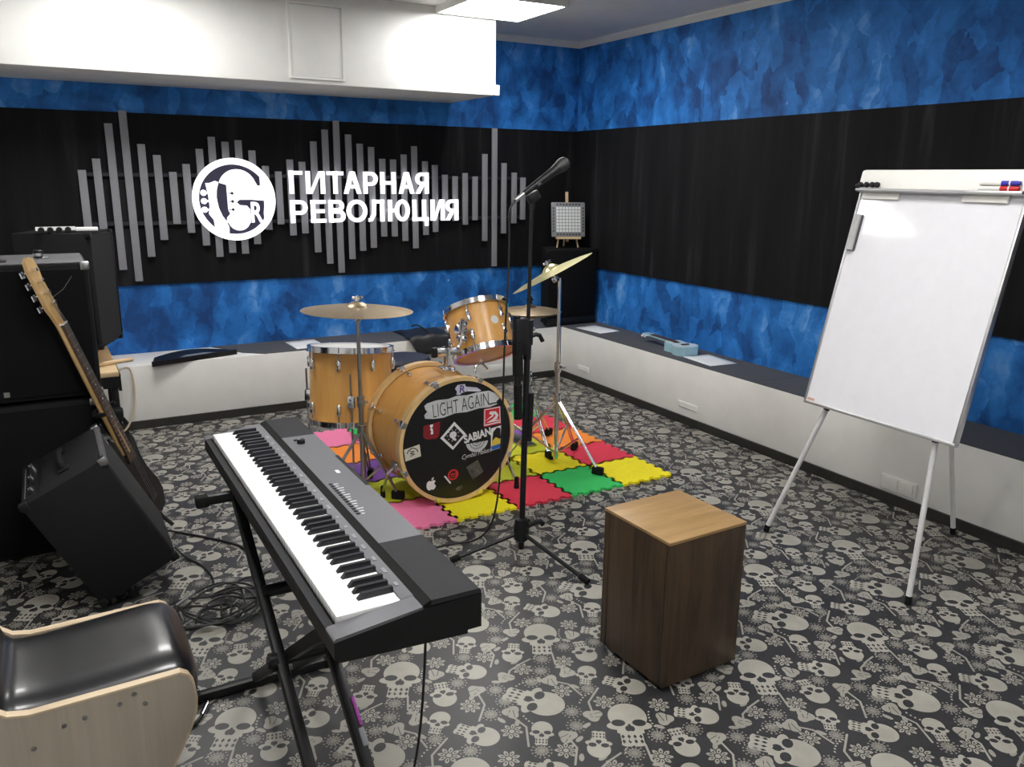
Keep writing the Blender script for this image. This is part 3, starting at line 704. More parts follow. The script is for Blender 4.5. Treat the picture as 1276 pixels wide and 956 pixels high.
stk('sticker', [[(552, 742), (645, 700), (690, 805), (605, 850)]], st_dk, 'dark grey photograph sticker')
stk('sticker', [[(468, 895), (495, 882), (520, 880), (520, 900), (500, 915), (478, 912)]], st_dk, 'small dark heart sticker')
stk('sticker', [[(247, 820), (252, 800), (268, 792), (283, 798), (300, 792), (316, 800), (306, 812), (306, 826), (318, 838), (308, 858), (296, 866), (283, 861), (268, 867), (254, 858), (247, 840)], [(284, 790), (288, 775), (302, 768), (300, 782), (290, 791)]], print_white, 'white apple shaped sticker with a bite')
# tom holder on the bass drum
hp = Vector((-2.215, -2.22, KC.z + KR - .002))
hl = part('tom_holder', MB().box(hp - Vector((.035, .035, .004)), hp + Vector((.035, .035, .03)), bev=.008).cyl(hp, hp + Vector((0, 0, .12)), .015).cyl(hp + Vector((0, 0, .085)), hp + Vector((0, 0, .125)), .024), chrome, kd, 'chrome tom holder')
part('holder_block', MB().box(hp + Vector((-.055, -.02, .085)), hp + Vector((.06, .02, .125)), bev=.006), chrome, hl)
part('wing_knob', MB().box(hp + Vector((-.078, -.012, .08)), hp + Vector((-.05, .012, .13)), bev=.006), metal_black, hl, 'black clamp grip')
part('holder_arm', MB().tube([hp + Vector((.04, 0, .105)), hp + Vector((.075, .0, .125)), hp + Vector((.085, 0, .19)), hp + Vector((.10, .02, .225))], .0085, 10, 1), chrome, hl)
part('holder_bow', MB().tube([hp + Vector((.13, -.05, -.01)), hp + Vector((.14, -.04, .03)), hp + Vector((.18, -.03, .035)), hp + Vector((.21, -.03, .0))], .006, 8, 1), chrome, hl)

def small_drum(name, label, base, axis, r, depth, loc, nl, bottom_mat, a0=0.0):
    M = frame(base, axis, (1, 0, 0))
    d = thing(name, label, 'drum', loc)
    part('shell', MB().ring(r, r - .007, .012, depth - .012, 56, M), maple, d)
    prof = lambda z0, z1: [(r + .004, z0), (r + .012, z0), (r + .012, z1), (r + .004, z1)]
    for nm, z0, z1 in (('top_hoop', depth - .014, depth + .010), ('bottom_hoop', -.010, .014)):
        h = MB().ring(r + .012, r + .005, z0, z1, 56, M)
        zz = z1 if nm[0] == 't' else z0
        h.ring(r + .013, r - .002, zz - .002, zz + .002, 56, M); zz = z0 if nm[0] == 't' else z1
        h.ring(r + .017, r + .005, zz - .002, zz + .002, 56, M)
        part(nm, h, chrome, d, 'chrome hoop')
    part('top_head', MB().lathe([(r + .005, depth), (r - .004, depth + .004), (0, depth + .004)], 48, M), head_white, d, 'white drum head')
    part('bottom_head', MB().lathe([(0, -.004), (r - .004, -.004), (r + .005, 0)], 48, M), bottom_mat, d)
    for q in range(nl):
        a = 2 * PI * q / nl + a0
        for z, e in ((.075, -1), (depth - .075, 1)):
            LM = M @ Matrix.Rotation(a, 4, 'Z') @ Matrix.Translation((r, 0, z)) @ Matrix.Rotation(PI / 2, 4, 'Y')
            l = lug(d, LM)
            zh = depth if e > 0 else 0
            part('tension_rod', MB().cyl(M @ Matrix.Rotation(a, 4, 'Z') @ Vector((r + .012, 0, z)), M @ Matrix.Rotation(a, 4, 'Z') @ Vector((r + .012, 0, zh + e * .014)), .003, n=6), chrome, l)
    return d, M
# rack tom
ax = Vector((.0, .127, .236)).normalized()
rt, RM = small_drum('rack_tom', 'small maple tom tilted above the bass drum', Vector((-1.951, -2.128, .662)), ax, .157, .245, (-1.95, -2.07, .64), 6, head_pink, -.21)
bdg = RM @ Matrix.Rotation(math.radians(-86), 4, 'Z') @ Matrix.Translation((.1565, 0, .13)) @ Matrix.Rotation(PI / 2, 4, 'Y')
part('badge', MB().lathe([(.021, 0), (.021, .002), (0, .003)], 20, bdg), pad_white, rt, 'round silver badge')
pm = Vector((-2.105, -2.20, .865))
part('mount_bracket', MB().box((-.025, -.03, -.02), (.03, .03, .025), Matrix.Translation((-2.115, -2.175, .80)) @ Matrix.Rotation(.5, 4, 'X'), bev=.008).cyl((-2.115, -2.20, .865), (-2.115, -2.18, .75), .013).ball((-2.115, -2.19, .765), .030).ball((-2.105, -2.185, .835), .026), chrome, rt, 'chrome mount')
# floor tom
ft_ax = Vector((.075, .11, 1)).normalized()
ft, FMx = small_drum('floor_tom', 'large maple floor tom standing behind the bass drum', Vector((-2.588, -1.85, .325)), ft_ax, .205, .37, (-2.56, -1.82, FZ), 8, head_white, .2)
for a in (-1.88, 2.55, .45):
    M = FMx @ Matrix.Rotation(a, 4, 'Z')
    p = M @ Vector((.228, 0, .12)); q = Vector((p.x + .02 * math.cos(a), p.y + .02 * math.sin(a), .03)); q.z += FZ if q.x > -2.67 else 0
    lg = part('leg', MB().tube([p + Vector((0, 0, .14)), p, p - Vector((0, 0, .18)), q], .0055, 8), steel_dim, ft)
    part('leg_bracket', MB().box((.202, -.02, .09), (.238, .02, .15), M, bev=.005), chrome, lg)
    part('rubber_foot', MB().cyl(q + Vector((0, 0, .02)), q - Vector((0, 0, .029)), .010, .014, 10), rubber, lg)

# ------------------------------------------------------------------ cymbals and stands
def cymbal(name, label, c, axis, r, m, bell=.022):
    M = frame(c, axis, (1, 0, 0)); br_ = r * .21
    prof = [(.0075, bell), (br_ * .5, bell * .85), (br_ * .85, bell * .35), (br_, 0), (r * .5, -.006), (r * .8, -.014), (r, -.022), (r, -.0235), (r * .8, -.0155), (r * .5, -.0075), (br_, -.0015), (br_ * .85, bell * .3), (br_ * .5, bell * .78), (.0075, bell * .93)]
    vs = MB().lathe(prof, 72, M, closed=True)
    return solo(name, vs, m, label, 'cymbal', loc=c)
def stand(name, label, base, top, feet, hub_z, foot_r, legm=chrome, tilt=None, z0=FZ, rmid=.0095):
    d = thing(name, label, 'stand', (base[0], base[1], z0))
    b = Vector((base[0], base[1], 0)); H = top
    jz = hub_z
    part('lower_tube', MB().cyl(b + Vector((0, 0, z0 + .045)), b + Vector((0, 0, H * .55)), .0125), legm, d)
    part('upper_tube', MB().cyl(b + Vector((0, 0, H * .5)), b + Vector((0, 0, H)), rmid), legm, d)
    cl = part('height_clamp', MB().cyl(b + Vector((0, 0, H * .55 - .03)), b + Vector((0, 0, H * .55 + .02)), .019), legm, d)
    part('wing_screw', MB().box((-.008, -.035, -.006), (.008, -.018, .006), Matrix.Translation(b + Vector((0, 0, H * .55)))).box((-.022, -.05, -.003), (.022, -.034, .003), Matrix.Translation(b + Vector((0, 0, H * .55)))), legm, cl)
    hub = part('leg_collar', MB().cyl(b + Vector((0, 0, jz - .02)), b + Vector((0, 0, jz + .02)), .022), legm, d)
    part('lower_collar', MB().cyl(b + Vector((0, 0, z0 + .06)), b + Vector((0, 0, z0 + .09)), .020), legm, d)
    for fx, fy in feet:
        F = Vector((fx, fy, (0 if fx < -2.67 else z0) + .022)); J = b + Vector((0, 0, jz)); dr = (F - J); side = Vector((-dr.y, dr.x, 0)).normalized() * .009
        mid = J + dr * .55
        lg = part('leg', MB().tube([J + side, F + side * .6], .0048, 8).tube([J - side, F - side * .6], .0048, 8), legm, d)
        part('leg_brace', MB().tube([mid, b + Vector((0, 0, z0 + .075))], .0055, 6), legm, lg)
        part('rubber_foot', MB().box((-.014, -.03, -.02), (.014, .035, .022), frame(F, (0, 0, 1), (-dr.y, dr.x, 0)), bev=.007), rubber, lg)
    return d
def star(bx, by, r, a0): return [(bx + r * math.cos(a0 + k * 2 * PI / 3), by + r * math.sin(a0 + k * 2 * PI / 3)) for k in range(3)]
def topper(d, c, axis):
    M = frame(c, axis, (1, 0, 0))
    t = part('tilter', MB().lathe([(0, -.05), (.012, -.05), (.012, -.03), (.006, -.028), (.006, .05), (0, .05)], 12, M).box((-.013, -.016, -.07), (.013, .016, -.045), M, bev=.003), chrome, d)
    part('felt_washer', MB().ring(.018, .0065, -.012, -.003, 16, M), felt, t)
    part('wing_nut', MB().lathe([(.0062, .026), (.011, .026), (.009, .042), (.0062, .042)], 10, M).box((-.026, -.003, .032), (.026, .003, .046), M, bev=.002), chrome, t)
    return t
c1 = Vector((-2.63, -2.14, .955))
A1 = Vector((.035, .01, 1))
st1 = stand('cymbal_stand', 'chrome tripod stand of the flat cymbal beside the floor tom', (c1.x, c1.y), c1.z - .045, [(-2.495, -2.255), (-2.51, -1.90), (-2.86, -2.13)], .36, .2, steel_dim)
topper(st1, c1, A1)
cymbal('cymbal', 'flat bronze cymbal on the stand in front of the floor tom', c1, A1, .258, brass)
c2 = Vector((-1.612, -2.198, 1.085))
vr = Vector((.869, -.494, 0)); A2 = (Vector((0, 0, 1)) * .885 - vr * .47 + Vector((-.494, -.869, 0)) * -.07).normalized()
st2 = stand('cymbal_stand', 'chrome double-braced tripod stand of the steeply tilted cymbal', (-1.565, -2.215), 1.04, [(-1.435, -2.435), (-1.315, -2.03), (-1.80, -2.06)], .40, .25, chrome)
part('tilt_rod', MB().cyl((-1.565, -2.215, 1.03), c2 - A2 * .04, .008), chrome, st2)
topper(st2, c2, A2)
cymbal('cymbal', 'shiny yellow cymbal tilted steeply in front of the corner loudspeaker', c2, A2, .228, brass_bright, .026)
c3 = Vector((-1.525, -1.85, .835))
st3 = stand('hi_hat_stand', 'chrome hi-hat stand behind the microphone stand with small paired cymbals', (c3.x, c3.y), .80, star(c3.x, c3.y, .25, .5), .36, .25, chrome)
part('pull_rod', MB().cyl((c3.x, c3.y, .79), (c3.x, c3.y, .96), .0035), chrome, st3)
part('clutch', MB().cyl((c3.x, c3.y, .855), (c3.x, c3.y, .895), .012).box((c3.x - .02, c3.y - .004, .872), (c3.x + .02, c3.y + .004, .884)), metal_black, st3)
part('pedal', MB().box((c3.x - .05, c3.y - .02, FZ), (c3.x + .05, c3.y + .30, FZ + .012), bev=.003).box((-.035, -.13, 0), (.035, .13, .012), Matrix.Translation((c3.x, c3.y + .16, FZ + .06)) @ Matrix.Rotation(-.25, 4, 'X')), steel_dim, st3)
cymbal('hi_hat_cymbal', 'upper bronze hi-hat cymbal behind the microphone stand', c3, (0, 0, 1), .178, brass, .02)
cymbal('hi_hat_cymbal', 'lower upturned bronze hi-hat cymbal behind the microphone stand', c3 - Vector((0, 0, .052)), (0.02, 0, -1), .178, brass, .02)

# drum throne
tp = Vector((-2.05, -1.25, FZ))
th = thing('drum_throne', 'round dark blue drum stool behind the bass drum', 'stool', tp)
part('seat', MB().lathe([(0, .405), (.15, .405), (.162, .42), (.163, .455), (.15, .472), (0, .478)], 40, Matrix.Translation(tp)), dark_blue, th)
part('post', MB().cyl(tp + Vector((0, 0, .06)), tp + Vector((0, 0, .41)), .015), chrome, th)
for fx, fy in star(tp.x, tp.y, .2, .3): lg = part('leg', MB().tube([tp + Vector((0, 0, .24)), (fx, fy, FZ + .02)], .008), chrome, th); part('rubber_foot', MB().cyl((fx, fy, FZ), (fx, fy, FZ + .035), .014, .012, 10), rubber, lg)

# ------------------------------------------------------------------ microphone on stand
B0 = Vector((-2.262, -3.045, 0))
ms = thing('microphone_stand', 'black tripod microphone stand in front of the drum kit', 'stand', B0)
top = Vector((-2.226, -3.03, 1.425))
d_ = (top - B0).normalized()
pt = lambda z: B0 + d_ * z
part('lower_tube', MB().cyl(pt(.03), pt(.98), .0125), metal_black, ms)
part('upper_tube', MB().cyl(pt(.92), top, .0075), metal_black, ms)
cl = part('height_clutch', MB().cyl(pt(.90), pt(1.0), .021).cyl(pt(.84), pt(.90), .016), metal_black, ms)
part('clutch_handle', MB().tube([pt(.93), pt(.93) + Vector((.045, -.01, .012)), pt(.93) + Vector((.062, -.012, -.02))], .009, 8, 1), metal_black, cl)
part('clutch_bolt', MB().cyl(pt(.96) + Vector((-.05, 0, 0)), pt(.96) + Vector((.03, 0, 0)), .007), steel_dim, cl)
bo = part('boom_arm', MB().cyl((-2.292, -3.04, 1.02), (-2.282, -3.04, .60), .0145), metal_black, ms, 'black boom arm folded down beside the pole')
part('boom_clamp', MB().box((-2.305, -3.06, .86), (-2.245, -3.02, 1.01), bev=.01), metal_black, bo)
part('foam_grip', MB().cyl((-2.288, -3.04, .92), (-2.284, -3.04, .78), .021).cyl((-2.284, -3.04, .74), (-2.281, -3.04, .60), .017), rubber, bo)
part('side_tube', MB().cyl(pt(.70) + Vector((.024, 0, 0)), pt(.50) + Vector((.02, 0, 0)), .013), metal_black, ms)
hb = part('leg_hub', MB().lathe([(.014, .06), (.030, .075), (.034, .12), (.026, .165), (.014, .17)], 14, Matrix.Translation(B0)), plastic_black, ms)
part('hub_lever', MB().tube([B0 + Vector((.02, -.01, .13)), B0 + Vector((.07, -.03, .155)), B0 + Vector((.085, -.035, .135))], .011, 8, 1), plastic_black, hb)
for fx, fy in ((-2.545, -2.975), (-2.165, -3.385), (-2.08, -2.79)):
    F = Vector((fx, fy, .016)); lg = part('leg', MB().tube([B0 + Vector((0, 0, .105)), F], .0085, 10), metal_black, ms)
    dr = (F - B0 - Vector((0, 0, .105))).normalized()
    part('rubber_foot', MB().cyl(F - dr * .03, F + dr * .012, .013), rubber, lg)
part('clip', MB().cyl(top, top + Vector((.004, 0, .035)), .011).box((-.02, -.016, -.014), (.03, .016, .02), Matrix.Translation(top + Vector((.004, 0, .04))) @ Matrix.Rotation(-.56, 4, 'Y'), bev=.005), plastic_black, ms)
tail, head = Vector((-2.262, -3.03, 1.482)), Vector((-2.093, -3.03, 1.590))
md = (head - tail).normalized()
mc = thing('microphone', 'black handheld microphone clipped on top of the slim tripod stand', 'microphone', tail)
MM = frame(tail, md, (0, 1, 0)); ml = (head - tail).length
part('body', MB().lathe([(0, 0), (.0105, 0), (.012, .02), (.0175, ml - .045), (.021, ml - .03), (.021, ml - .025), (0, ml - .025)], 20, MM), metal_black, mc)
part('head_grille', MB().lathe([(.020, ml - .025), (.0255, ml - .008), (.0265, ml + .004), (.023, ml + .02), (.012, ml + .03), (0, ml + .032)], 22, MM), mat('mic_mesh', (.05, .05, .05), .4, .7, var=.5, scale=400, bump=.6, bscale=800), mc, 'dark grey mesh head')
part('switch', MB().box((-.022, -.003, .06), (-.0135, .003, .075), MM), steel_dim, mc)
part('plug', MB().cyl(tail - md * .045, tail, .009), steel_dim, mc, 'silver cable plug')
cb = [tail - md * .04, tail - md * .07 + Vector((0, 0, -.012)), (-2.327, -3.03, 1.40), (-2.322, -3.03, 1.338), (-2.326, -3.03, 1.156), (-2.34, -3.03, .938), (-2.345, -3.03, .699), (-2.352, -3.03, .479), (-2.358, -3.02, .27), (-2.37, -2.98, .12), (-2.40, -2.90, .035), (-2.45, -2.83, .006), (-2.55, -2.815, .006), (-2.70, -2.86, .006), (-2.86, -2.95, .006)]
solo('microphone_cable', MB().tube(cb, .0042, 8, 2), black_cable, 'thin black cable hanging from the microphone down to the floor', 'cable', loc=(-2.35, -3.0, 0))

# ------------------------------------------------------------------ digital piano and X stand
PX0, PX1, PY0, PY1 = -3.492, -3.196, -4.487, -3.160
dp = thing('digital_piano', 'dark grey digital piano with white and black keys on a black X stand', 'piano', ((PX0 + PX1) / 2, (PY0 + PY1) / 2, .675))
YM = Matrix(((1, 0, 0, 0), (0, 0, -1, 0), (0, 1, 0, 0), (0, 0, 0, 1)))      # prism in x-z, extruded along -y
def xz(poly, ya, yb, m=None):
    mb = m or MB(); return mb.prism(poly, -yb, -ya, YM)
KX0, KX1 = -3.470, -3.343      # white keys, front to back
KY0, KY1 = PY0 + .050, PY1 - .032
base_poly = [(PX0, .698), (PX0 + .012, .690), (PX1 - .03, .676), (PX1 - .03, .684), (PX1, .684), (PX1, .7275), (PX0, .7275)]
LX0 = -3.3015
cend = [(PX0, .7275), (PX0, .7325), (-3.345, .7505), (-3.318, .754), (PX1, .756), (PX1, .7275)]
part('case_end', xz(cend, PY0, KY0 - .001), plastic_black, dp); part('case_end', xz(cend, KY1 + .001, PY1), plastic_black, dp)
part('case_rear', xz([(LX0, .7275), (LX0, .756), (PX1, .756), (PX1, .7275)], KY0 - .001, KY1 + .001), plastic_black, dp)
part('case_bottom', xz(base_poly, PY0, PY1), plastic_black, dp, 'black lower case')
cheek = [(PX0, .7325), (PX0, .737), (PX0 + .004, .740), (-3.345, .756), (-3.3195, .759), (-3.3195, .754), (-3.345, .7505)]
for a, b_ in ((PY0 - .0004, KY0 - .001), (KY1 + .001, PY1 + .0004)): part('end_cheek', xz(cheek, a, b_), piano_grey, dp, 'grey end cheek')
part('front_rail', xz([(PX0, .728), (PX0, .737), (KX0 - .006, .738), (KX0 - .006, .730)], KY0 - .001, KY1 + .001), piano_dark, dp)
part('control_strip', xz([(KX1, .735), (KX1, .757), (-3.319, .760), (-3.319, .735)], KY0 - .001, KY1 + .001), piano_grey, dp, 'grey strip with tone names')
part('ridge', xz([(-3.319, .735), (-3.319, .760), (-3.302, .7675), (-3.300, .735)], PY0 + .002, PY1 - .002), rubber, dp, 'black ridge')
lid = [(LX0, .7565), (LX0, .7675), (PX1 - .004, .7665), (PX1, .762), (PX1, .7565)]
YA, YB = -4.205, -3.372
part('lid', xz(lid, YA, YB), piano_grey, dp, 'grey top panel')
for a, b_ in ((PY0 + .001, YA - .0012), (YB + .0012, PY1 - .001)): part('speaker_grille', xz(lid, a, b_), piano_dark, dp, 'dark cloth speaker end')
part('cable_slot', MB().box((PX1 - .012, -3.86, .7655), (PX1 - .002, -3.60, .7672)), plastic_black, dp)
vk = part('volume_knob', MB().lathe([(.012, .767), (.0115, .778), (.009, .780), (0, .780)], 20, Matrix.Translation((-3.262, -3.445, 0))), plastic_black, dp, 'black volume knob')
part('knob_pointer', MB().box((-3.272, -3.446, .7805), (-3.262, -3.444, .7812)), print_white, vk)
part('power_button', MB().box((-3.275, -3.418, .767), (-3.263, -3.408, .770), bev=.001), plastic_black, dp)
for k in range(14): part('button', MB().box((-3.292, -4.035 + k * .0165, .767), (-3.283, -4.026 + k * .0165, .7695), bev=.001), plastic_black, dp)
for k in range(14): part('print_mark', MB().box((-3.280, -4.035 + k * .0165, .7670), (-3.272 + .004 * (k % 3), -4.031 + k * .0165, .7676)), print_white, dp)
part('print_mark', MB().box((-3.246, -3.742, .7668), (-3.236, -3.718, .7674)), print_white, dp, 'small white mark')
random.seed(3)
for k in range(18): part('tone_mark', MB().box((-3.335, KY0 + .05 + k * .062, .7590), (-3.327, KY0 + .05 + k * .062 + random.uniform(.012, .03), .7598)), pad_frame, dp)
kw = (KY1 - KY0) / 52
names = ['A', 'B'] + ['C', 'D', 'E', 'F', 'G', 'A', 'B'] * 7 + ['C']
wk = MB().box((KX0, 0, .731), (KX1, -(kw - .0009), .7535), bev=.0012).mesh('white_key', key_white, Vector((0, 0, 0)))
po = org_of(dp)
for i in range(52):
    y = KY1 - i * kw
    link('white_key', wk, dp, Vector((0, y, 0)) - po)
bkm = MB()
bkm.add([(-3.417, -.0065, .752), (KX1 - .001, -.0065, .752), (KX1 - .001, .0065, .752), (-3.417, .0065, .752),
         (-3.406, -.0045, .7655), (KX1 - .001, -.0045, .7655), (KX1 - .001, .0045, .7655), (-3.406, .0045, .7655)],
        [(0, 3, 2, 1), (4, 5, 6, 7), (0, 1, 5, 4), (1, 2, 6, 5), (2, 3, 7, 6), (3, 0, 4, 7)])
bk = bkm.mesh('black_key', key_black)
for i in range(51):
    if names[i] in 'ACDFG':
        sh = {'C': .003, 'D': -.003, 'F': .004, 'G': 0, 'A': -.004}[names[i]]
        link('black_key', bk, dp, Vector((0, KY1 - (i + 1) * kw + sh, 0)) - po)
# stand
ks = thing('piano_stand', 'black double-braced X stand carrying the digital piano', 'stand', (-3.40, -3.93, 0))
def bar(p, q, w, t, side):
    p, q = Vector(p), Vector(q); M = frame(p, q - p, side); return MB().box((-w, -t, 0), (w, t, (q - p).length), M, bev=.003)
TZ = .664
YT0, YT1, YB0, YB1 = -3.50, -4.30, -4.47, -3.44
for x in (-3.468, -3.343):
    part('leg', bar((x, YT0, TZ - .01), (x, YB0, .03), .013, .016, (1, 0, 0)), metal_black, ks)
    part('leg', bar((x + .028, YT1, TZ - .01), (x + .028, YB1, .03), .012, .015, (1, 0, 0)), metal_black, ks)
piv = Vector((-3.40, -3.93, .375))
part('pivot', MB().cyl((-3.50, piv.y, piv.z), (-3.29, piv.y, piv.z), .014).cyl((-3.495, piv.y, piv.z), (-3.475, piv.y, piv.z), .024, n=20), metal_black, ks)
part('cross_tube', MB().cyl((-3.47, -3.775, .488), (-3.345, -3.775, .488), .017), metal_black, ks)
for nm, y, z, x0, x1 in (('top_bar', YT0, TZ - .002, -3.56, -3.20), ('top_bar', YT1, TZ - .002, -3.45, -3.20), ('foot_bar', YB1, .018, -3.62, -3.21), ('foot_bar', YB0, .018, -3.62, -3.19)):
    b_ = part(nm, MB().box((x0, y - .014, z - .014), (x1, y + .014, z + .012), bev=.003), metal_black, ks)
    for x in (x0, x1): part('end_cap', MB().box((x - .018, y - .017, z - .018), (x + .018, y + .017, z + .013), bev=.005), rubber, b_)
lp, lq = Vector((-3.343, YT0, TZ)), Vector((-3.343, YB0, .03))
ld = (lq - lp).normalized(); g0 = lp + ld * .665
part('tape', bar(g0 + Vector((.011, 0, 0)), g0 + ld * .075 + Vector((.011, 0, 0)), .0045, .0175, (1, 0, 0)), mat('purple_tape', (.34, .05, .33), .5, var=.5, scale=120), ks, 'purple patterned sticker on a leg')
part('tape', bar(g0 + ld * .08 + Vector((.008, 0, 0)), g0 + ld * .125 + Vector((.008, 0, 0)), .0075, .0175, (1, 0, 0)), pad_frame, ks, 'grey tape on a leg')
solo('piano_cable', MB().tube([(-3.26, -4.36, .69), (-3.265, -4.37, .60), (-3.26, -4.32, .35), (-3.25, -4.22, .12), (-3.235, -4.10, .012), (-3.23, -4.0, .006), (-3.27, -4.3, .006), (-3.3, -4.55, .006)], .003, 6, 2), black_cable, 'thin black cable hanging under the near end of the digital piano', 'cable', loc=(-3.25, -4.2, 0))

# ------------------------------------------------------------------ wooden cajon
cjM = Matrix.Translation((-2.2058, -3.9157, 0)) @ Matrix.Rotation(.031, 4, 'Z')
cj = thing('cajon', 'dark walnut box drum standing alone on the skull floor', 'drum', (-2.2058, -3.9157, 0))
w, dd, h0, h1 = .1583, .156, .016, .503
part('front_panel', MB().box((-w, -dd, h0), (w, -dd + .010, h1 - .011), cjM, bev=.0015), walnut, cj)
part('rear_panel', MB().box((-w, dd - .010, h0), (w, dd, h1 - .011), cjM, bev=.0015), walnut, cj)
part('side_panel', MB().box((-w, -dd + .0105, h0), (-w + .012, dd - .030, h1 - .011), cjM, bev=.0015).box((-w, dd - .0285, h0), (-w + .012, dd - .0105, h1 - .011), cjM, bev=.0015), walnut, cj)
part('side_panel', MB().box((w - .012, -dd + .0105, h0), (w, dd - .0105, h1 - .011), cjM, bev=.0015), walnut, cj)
part('top_panel', MB().box((-w - .001, -dd - .001, h1 - .0105), (w + .001, dd + .001, h1), cjM, bev=.002), walnut_top, cj, 'walnut top coloured lighter for the light on it')
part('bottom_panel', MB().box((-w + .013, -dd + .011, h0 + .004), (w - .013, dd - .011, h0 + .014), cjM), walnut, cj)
for sx in (-1, 1):
    for sy in (-1, 1): part('foot', MB().lathe([(.02, 0), (.02, h0 + .004), (0, h0 + .004)], 14, cjM @ Matrix.Translation((sx * .115, sy * .115, 0))), rubber, cj, 'black rubber foot')

# ------------------------------------------------------------------ flip chart whiteboard
fo = Vector((-1.127, -3.468, .628)); yaw, til = -1.578, .239
fu = Vector((math.cos(yaw), math.sin(yaw), 0)); fnr = Vector((-math.sin(yaw), math.cos(yaw), 0)); fv = Vector((0, 0, math.cos(til))) + fnr * math.sin(til); fn = fu.cross(fv)
BM = Matrix((fu, fv, fn)).transposed().to_4x4(); BM.translation = fo   # x along the board, y up the board, z towards the viewer side
if fn.x > 0: raise RuntimeError('board normal')
BW, BH = .68, .915
fc = thing('flip_chart', 'white whiteboard easel on three thin legs by the right wall', 'whiteboard', (-.93, -3.75, 0))
part('board', MB().box((.008, .008, -.018), (BW - .008, BH, 0), BM), board_white, fc)
fr = MB()
for a, b_ in (((0, 0), (BW, .012)), ((0, .012), (.011, BH)), ((BW - .011, .012), (BW, BH))): fr.box((a[0], a[1], -.022), (b_[0], b_[1], .004), BM, bev=.002)
part('frame', fr, alu, fc, 'aluminium edge frame')
part('corner_label', MB().box((.015, .016, 0), (.05, .026, .0012), BM), mat('label_pink', (.55, .32, .28), .5), fc, 'small faded pink label')
cp = part('paper_clamp', MB().box((-.004, BH - .012, -.02), (BW + .004, BH + .068, .022), BM, bev=.012), frame_white, fc, 'cream white paper clamp bar')
part('pen_tray', MB().prism([(0.004, BH - .022), (.40, BH - .022)], 0, .01) if 0 else MB().box((.004, BH - .024, .004), (BW - .004, BH - .014, .042), BM, bev=.003), alu, cp)
for x in (.02, .45): part('clamp_block', MB().box((x, BH - .05, .001), (x + .17, BH - .022, .012), BM, bev=.004), frame_white, cp)
for x in (.055, .085, .112, .135): part('hook', MB().lathe([(.005, 0), (.011, .006), (.010, .016), (0, .018)], 12, BM @ Matrix.Translation((x - .04, BH + .003, .022))), plastic_black, cp, 'black hook')
part('hook', MB().box((-.016, BH - .004, .010), (.05, BH + .007, .026), BM, bev=.003), plastic_black, cp, 'black hook')
apex = BM @ Vector((BW / 2, BH + .02, -.04))
tray_z = .036
for kx, fx, fy in ((.105, -1.164, -3.362), (.585, -1.189, -4.092)):
    p0 = BM @ Vector((kx, .03, -.030)); F = Vector((fx, fy, .012))
    lg = part('leg', MB().cyl(p0, F, .0105).cyl(p0, BM @ Vector((kx + (.05 if kx < .3 else -.05), BH - .05, -.030)), .0125), leg_white, fc)
    part('leg_sleeve', MB().cyl(p0 + (F - p0) * .02, p0 + (F - p0) * .055, .0135), plastic_black, lg); part('rubber_foot', MB().cyl(F + (p0 - F).normalized() * .022, F - Vector((0, 0, .010)), .0125), rubber, lg)
F = Vector((-.437, -3.785, .012))
lg = part('leg', MB().cyl(apex, F, .0105), leg_white, fc, 'rear support leg'); part('rubber_foot', MB().cyl(F + (apex - F).normalized() * .022, F - Vector((0, 0, .010)), .0125), rubber, lg)
part('top_bracket', MB().box((BW / 2 - .12, BH - .06, -.06), (BW / 2 + .12, BH + .03, -.021), BM, bev=.006), alu, fc)
er = thing('board_eraser', 'grey magnetic board eraser stuck on the upper whiteboard edge', 'eraser', BM @ Vector((.035, .70, .01)))
part('felt_pad', MB().box((.012, .655, .0005), (.048, .80, .008), BM), felt, er)
part('handle', MB().prism([(0.0, .010), (.030, .010), (.030, .02), (.022, .028), (.004, .024)], .655, .80, BM @ Matrix(((1, 0, 0, .014), (0, 0, 1, 0), (0, 1, 0, 0), (0, 0, 0, 1)))), mat('eraser_grey', (.42, .42, .42), .4), er)
def marker(z, capm, label):
    m_ = thing('marker_pen', label, 'pen', BM @ Vector((.60, BH + z, .034)))
    a, b_, c_ = (BM @ Vector((x, BH + z, .034)) for x in (.515, .595, .66))
    part('barrel', MB().lathe([(0, 0), (.0065, 0), (.008, .006), (.008, (b_ - a).length), (0, (b_ - a).length)], 14, frame(a, b_ - a)), frame_white, m_)
    part('cap', MB().lathe([(0, 0), (.0088, 0), (.0088, .05), (.007, .064), (0, .065)], 14, frame(b_, c_ - b_)), capm, m_); part('ring', MB().cyl(b_ + (c_ - b_) * .42, b_ + (c_ - b_) * .5, .0092), frame_white, m_)
marker(-.005, red_p, 'white marker pen with red cap on the whiteboard tray'); marker(.014, blue_p, 'white marker pen with blue cap lying above the red one')

# ------------------------------------------------------------------ amplifiers and loudspeakers
def corner_caps(parent, M, dims, idx, r=.018, m=steel_dim):
    for sx, sy, sz in idx:
        part('corner_protector', MB().box((-r, -r, -r), (r, r, r), M @ Matrix.Translation(((dims[0] - r + .004) * sx, (dims[1] - r + .004) * sy, (dims[2] - r + .004) * sz)), bev=.007), m, parent)
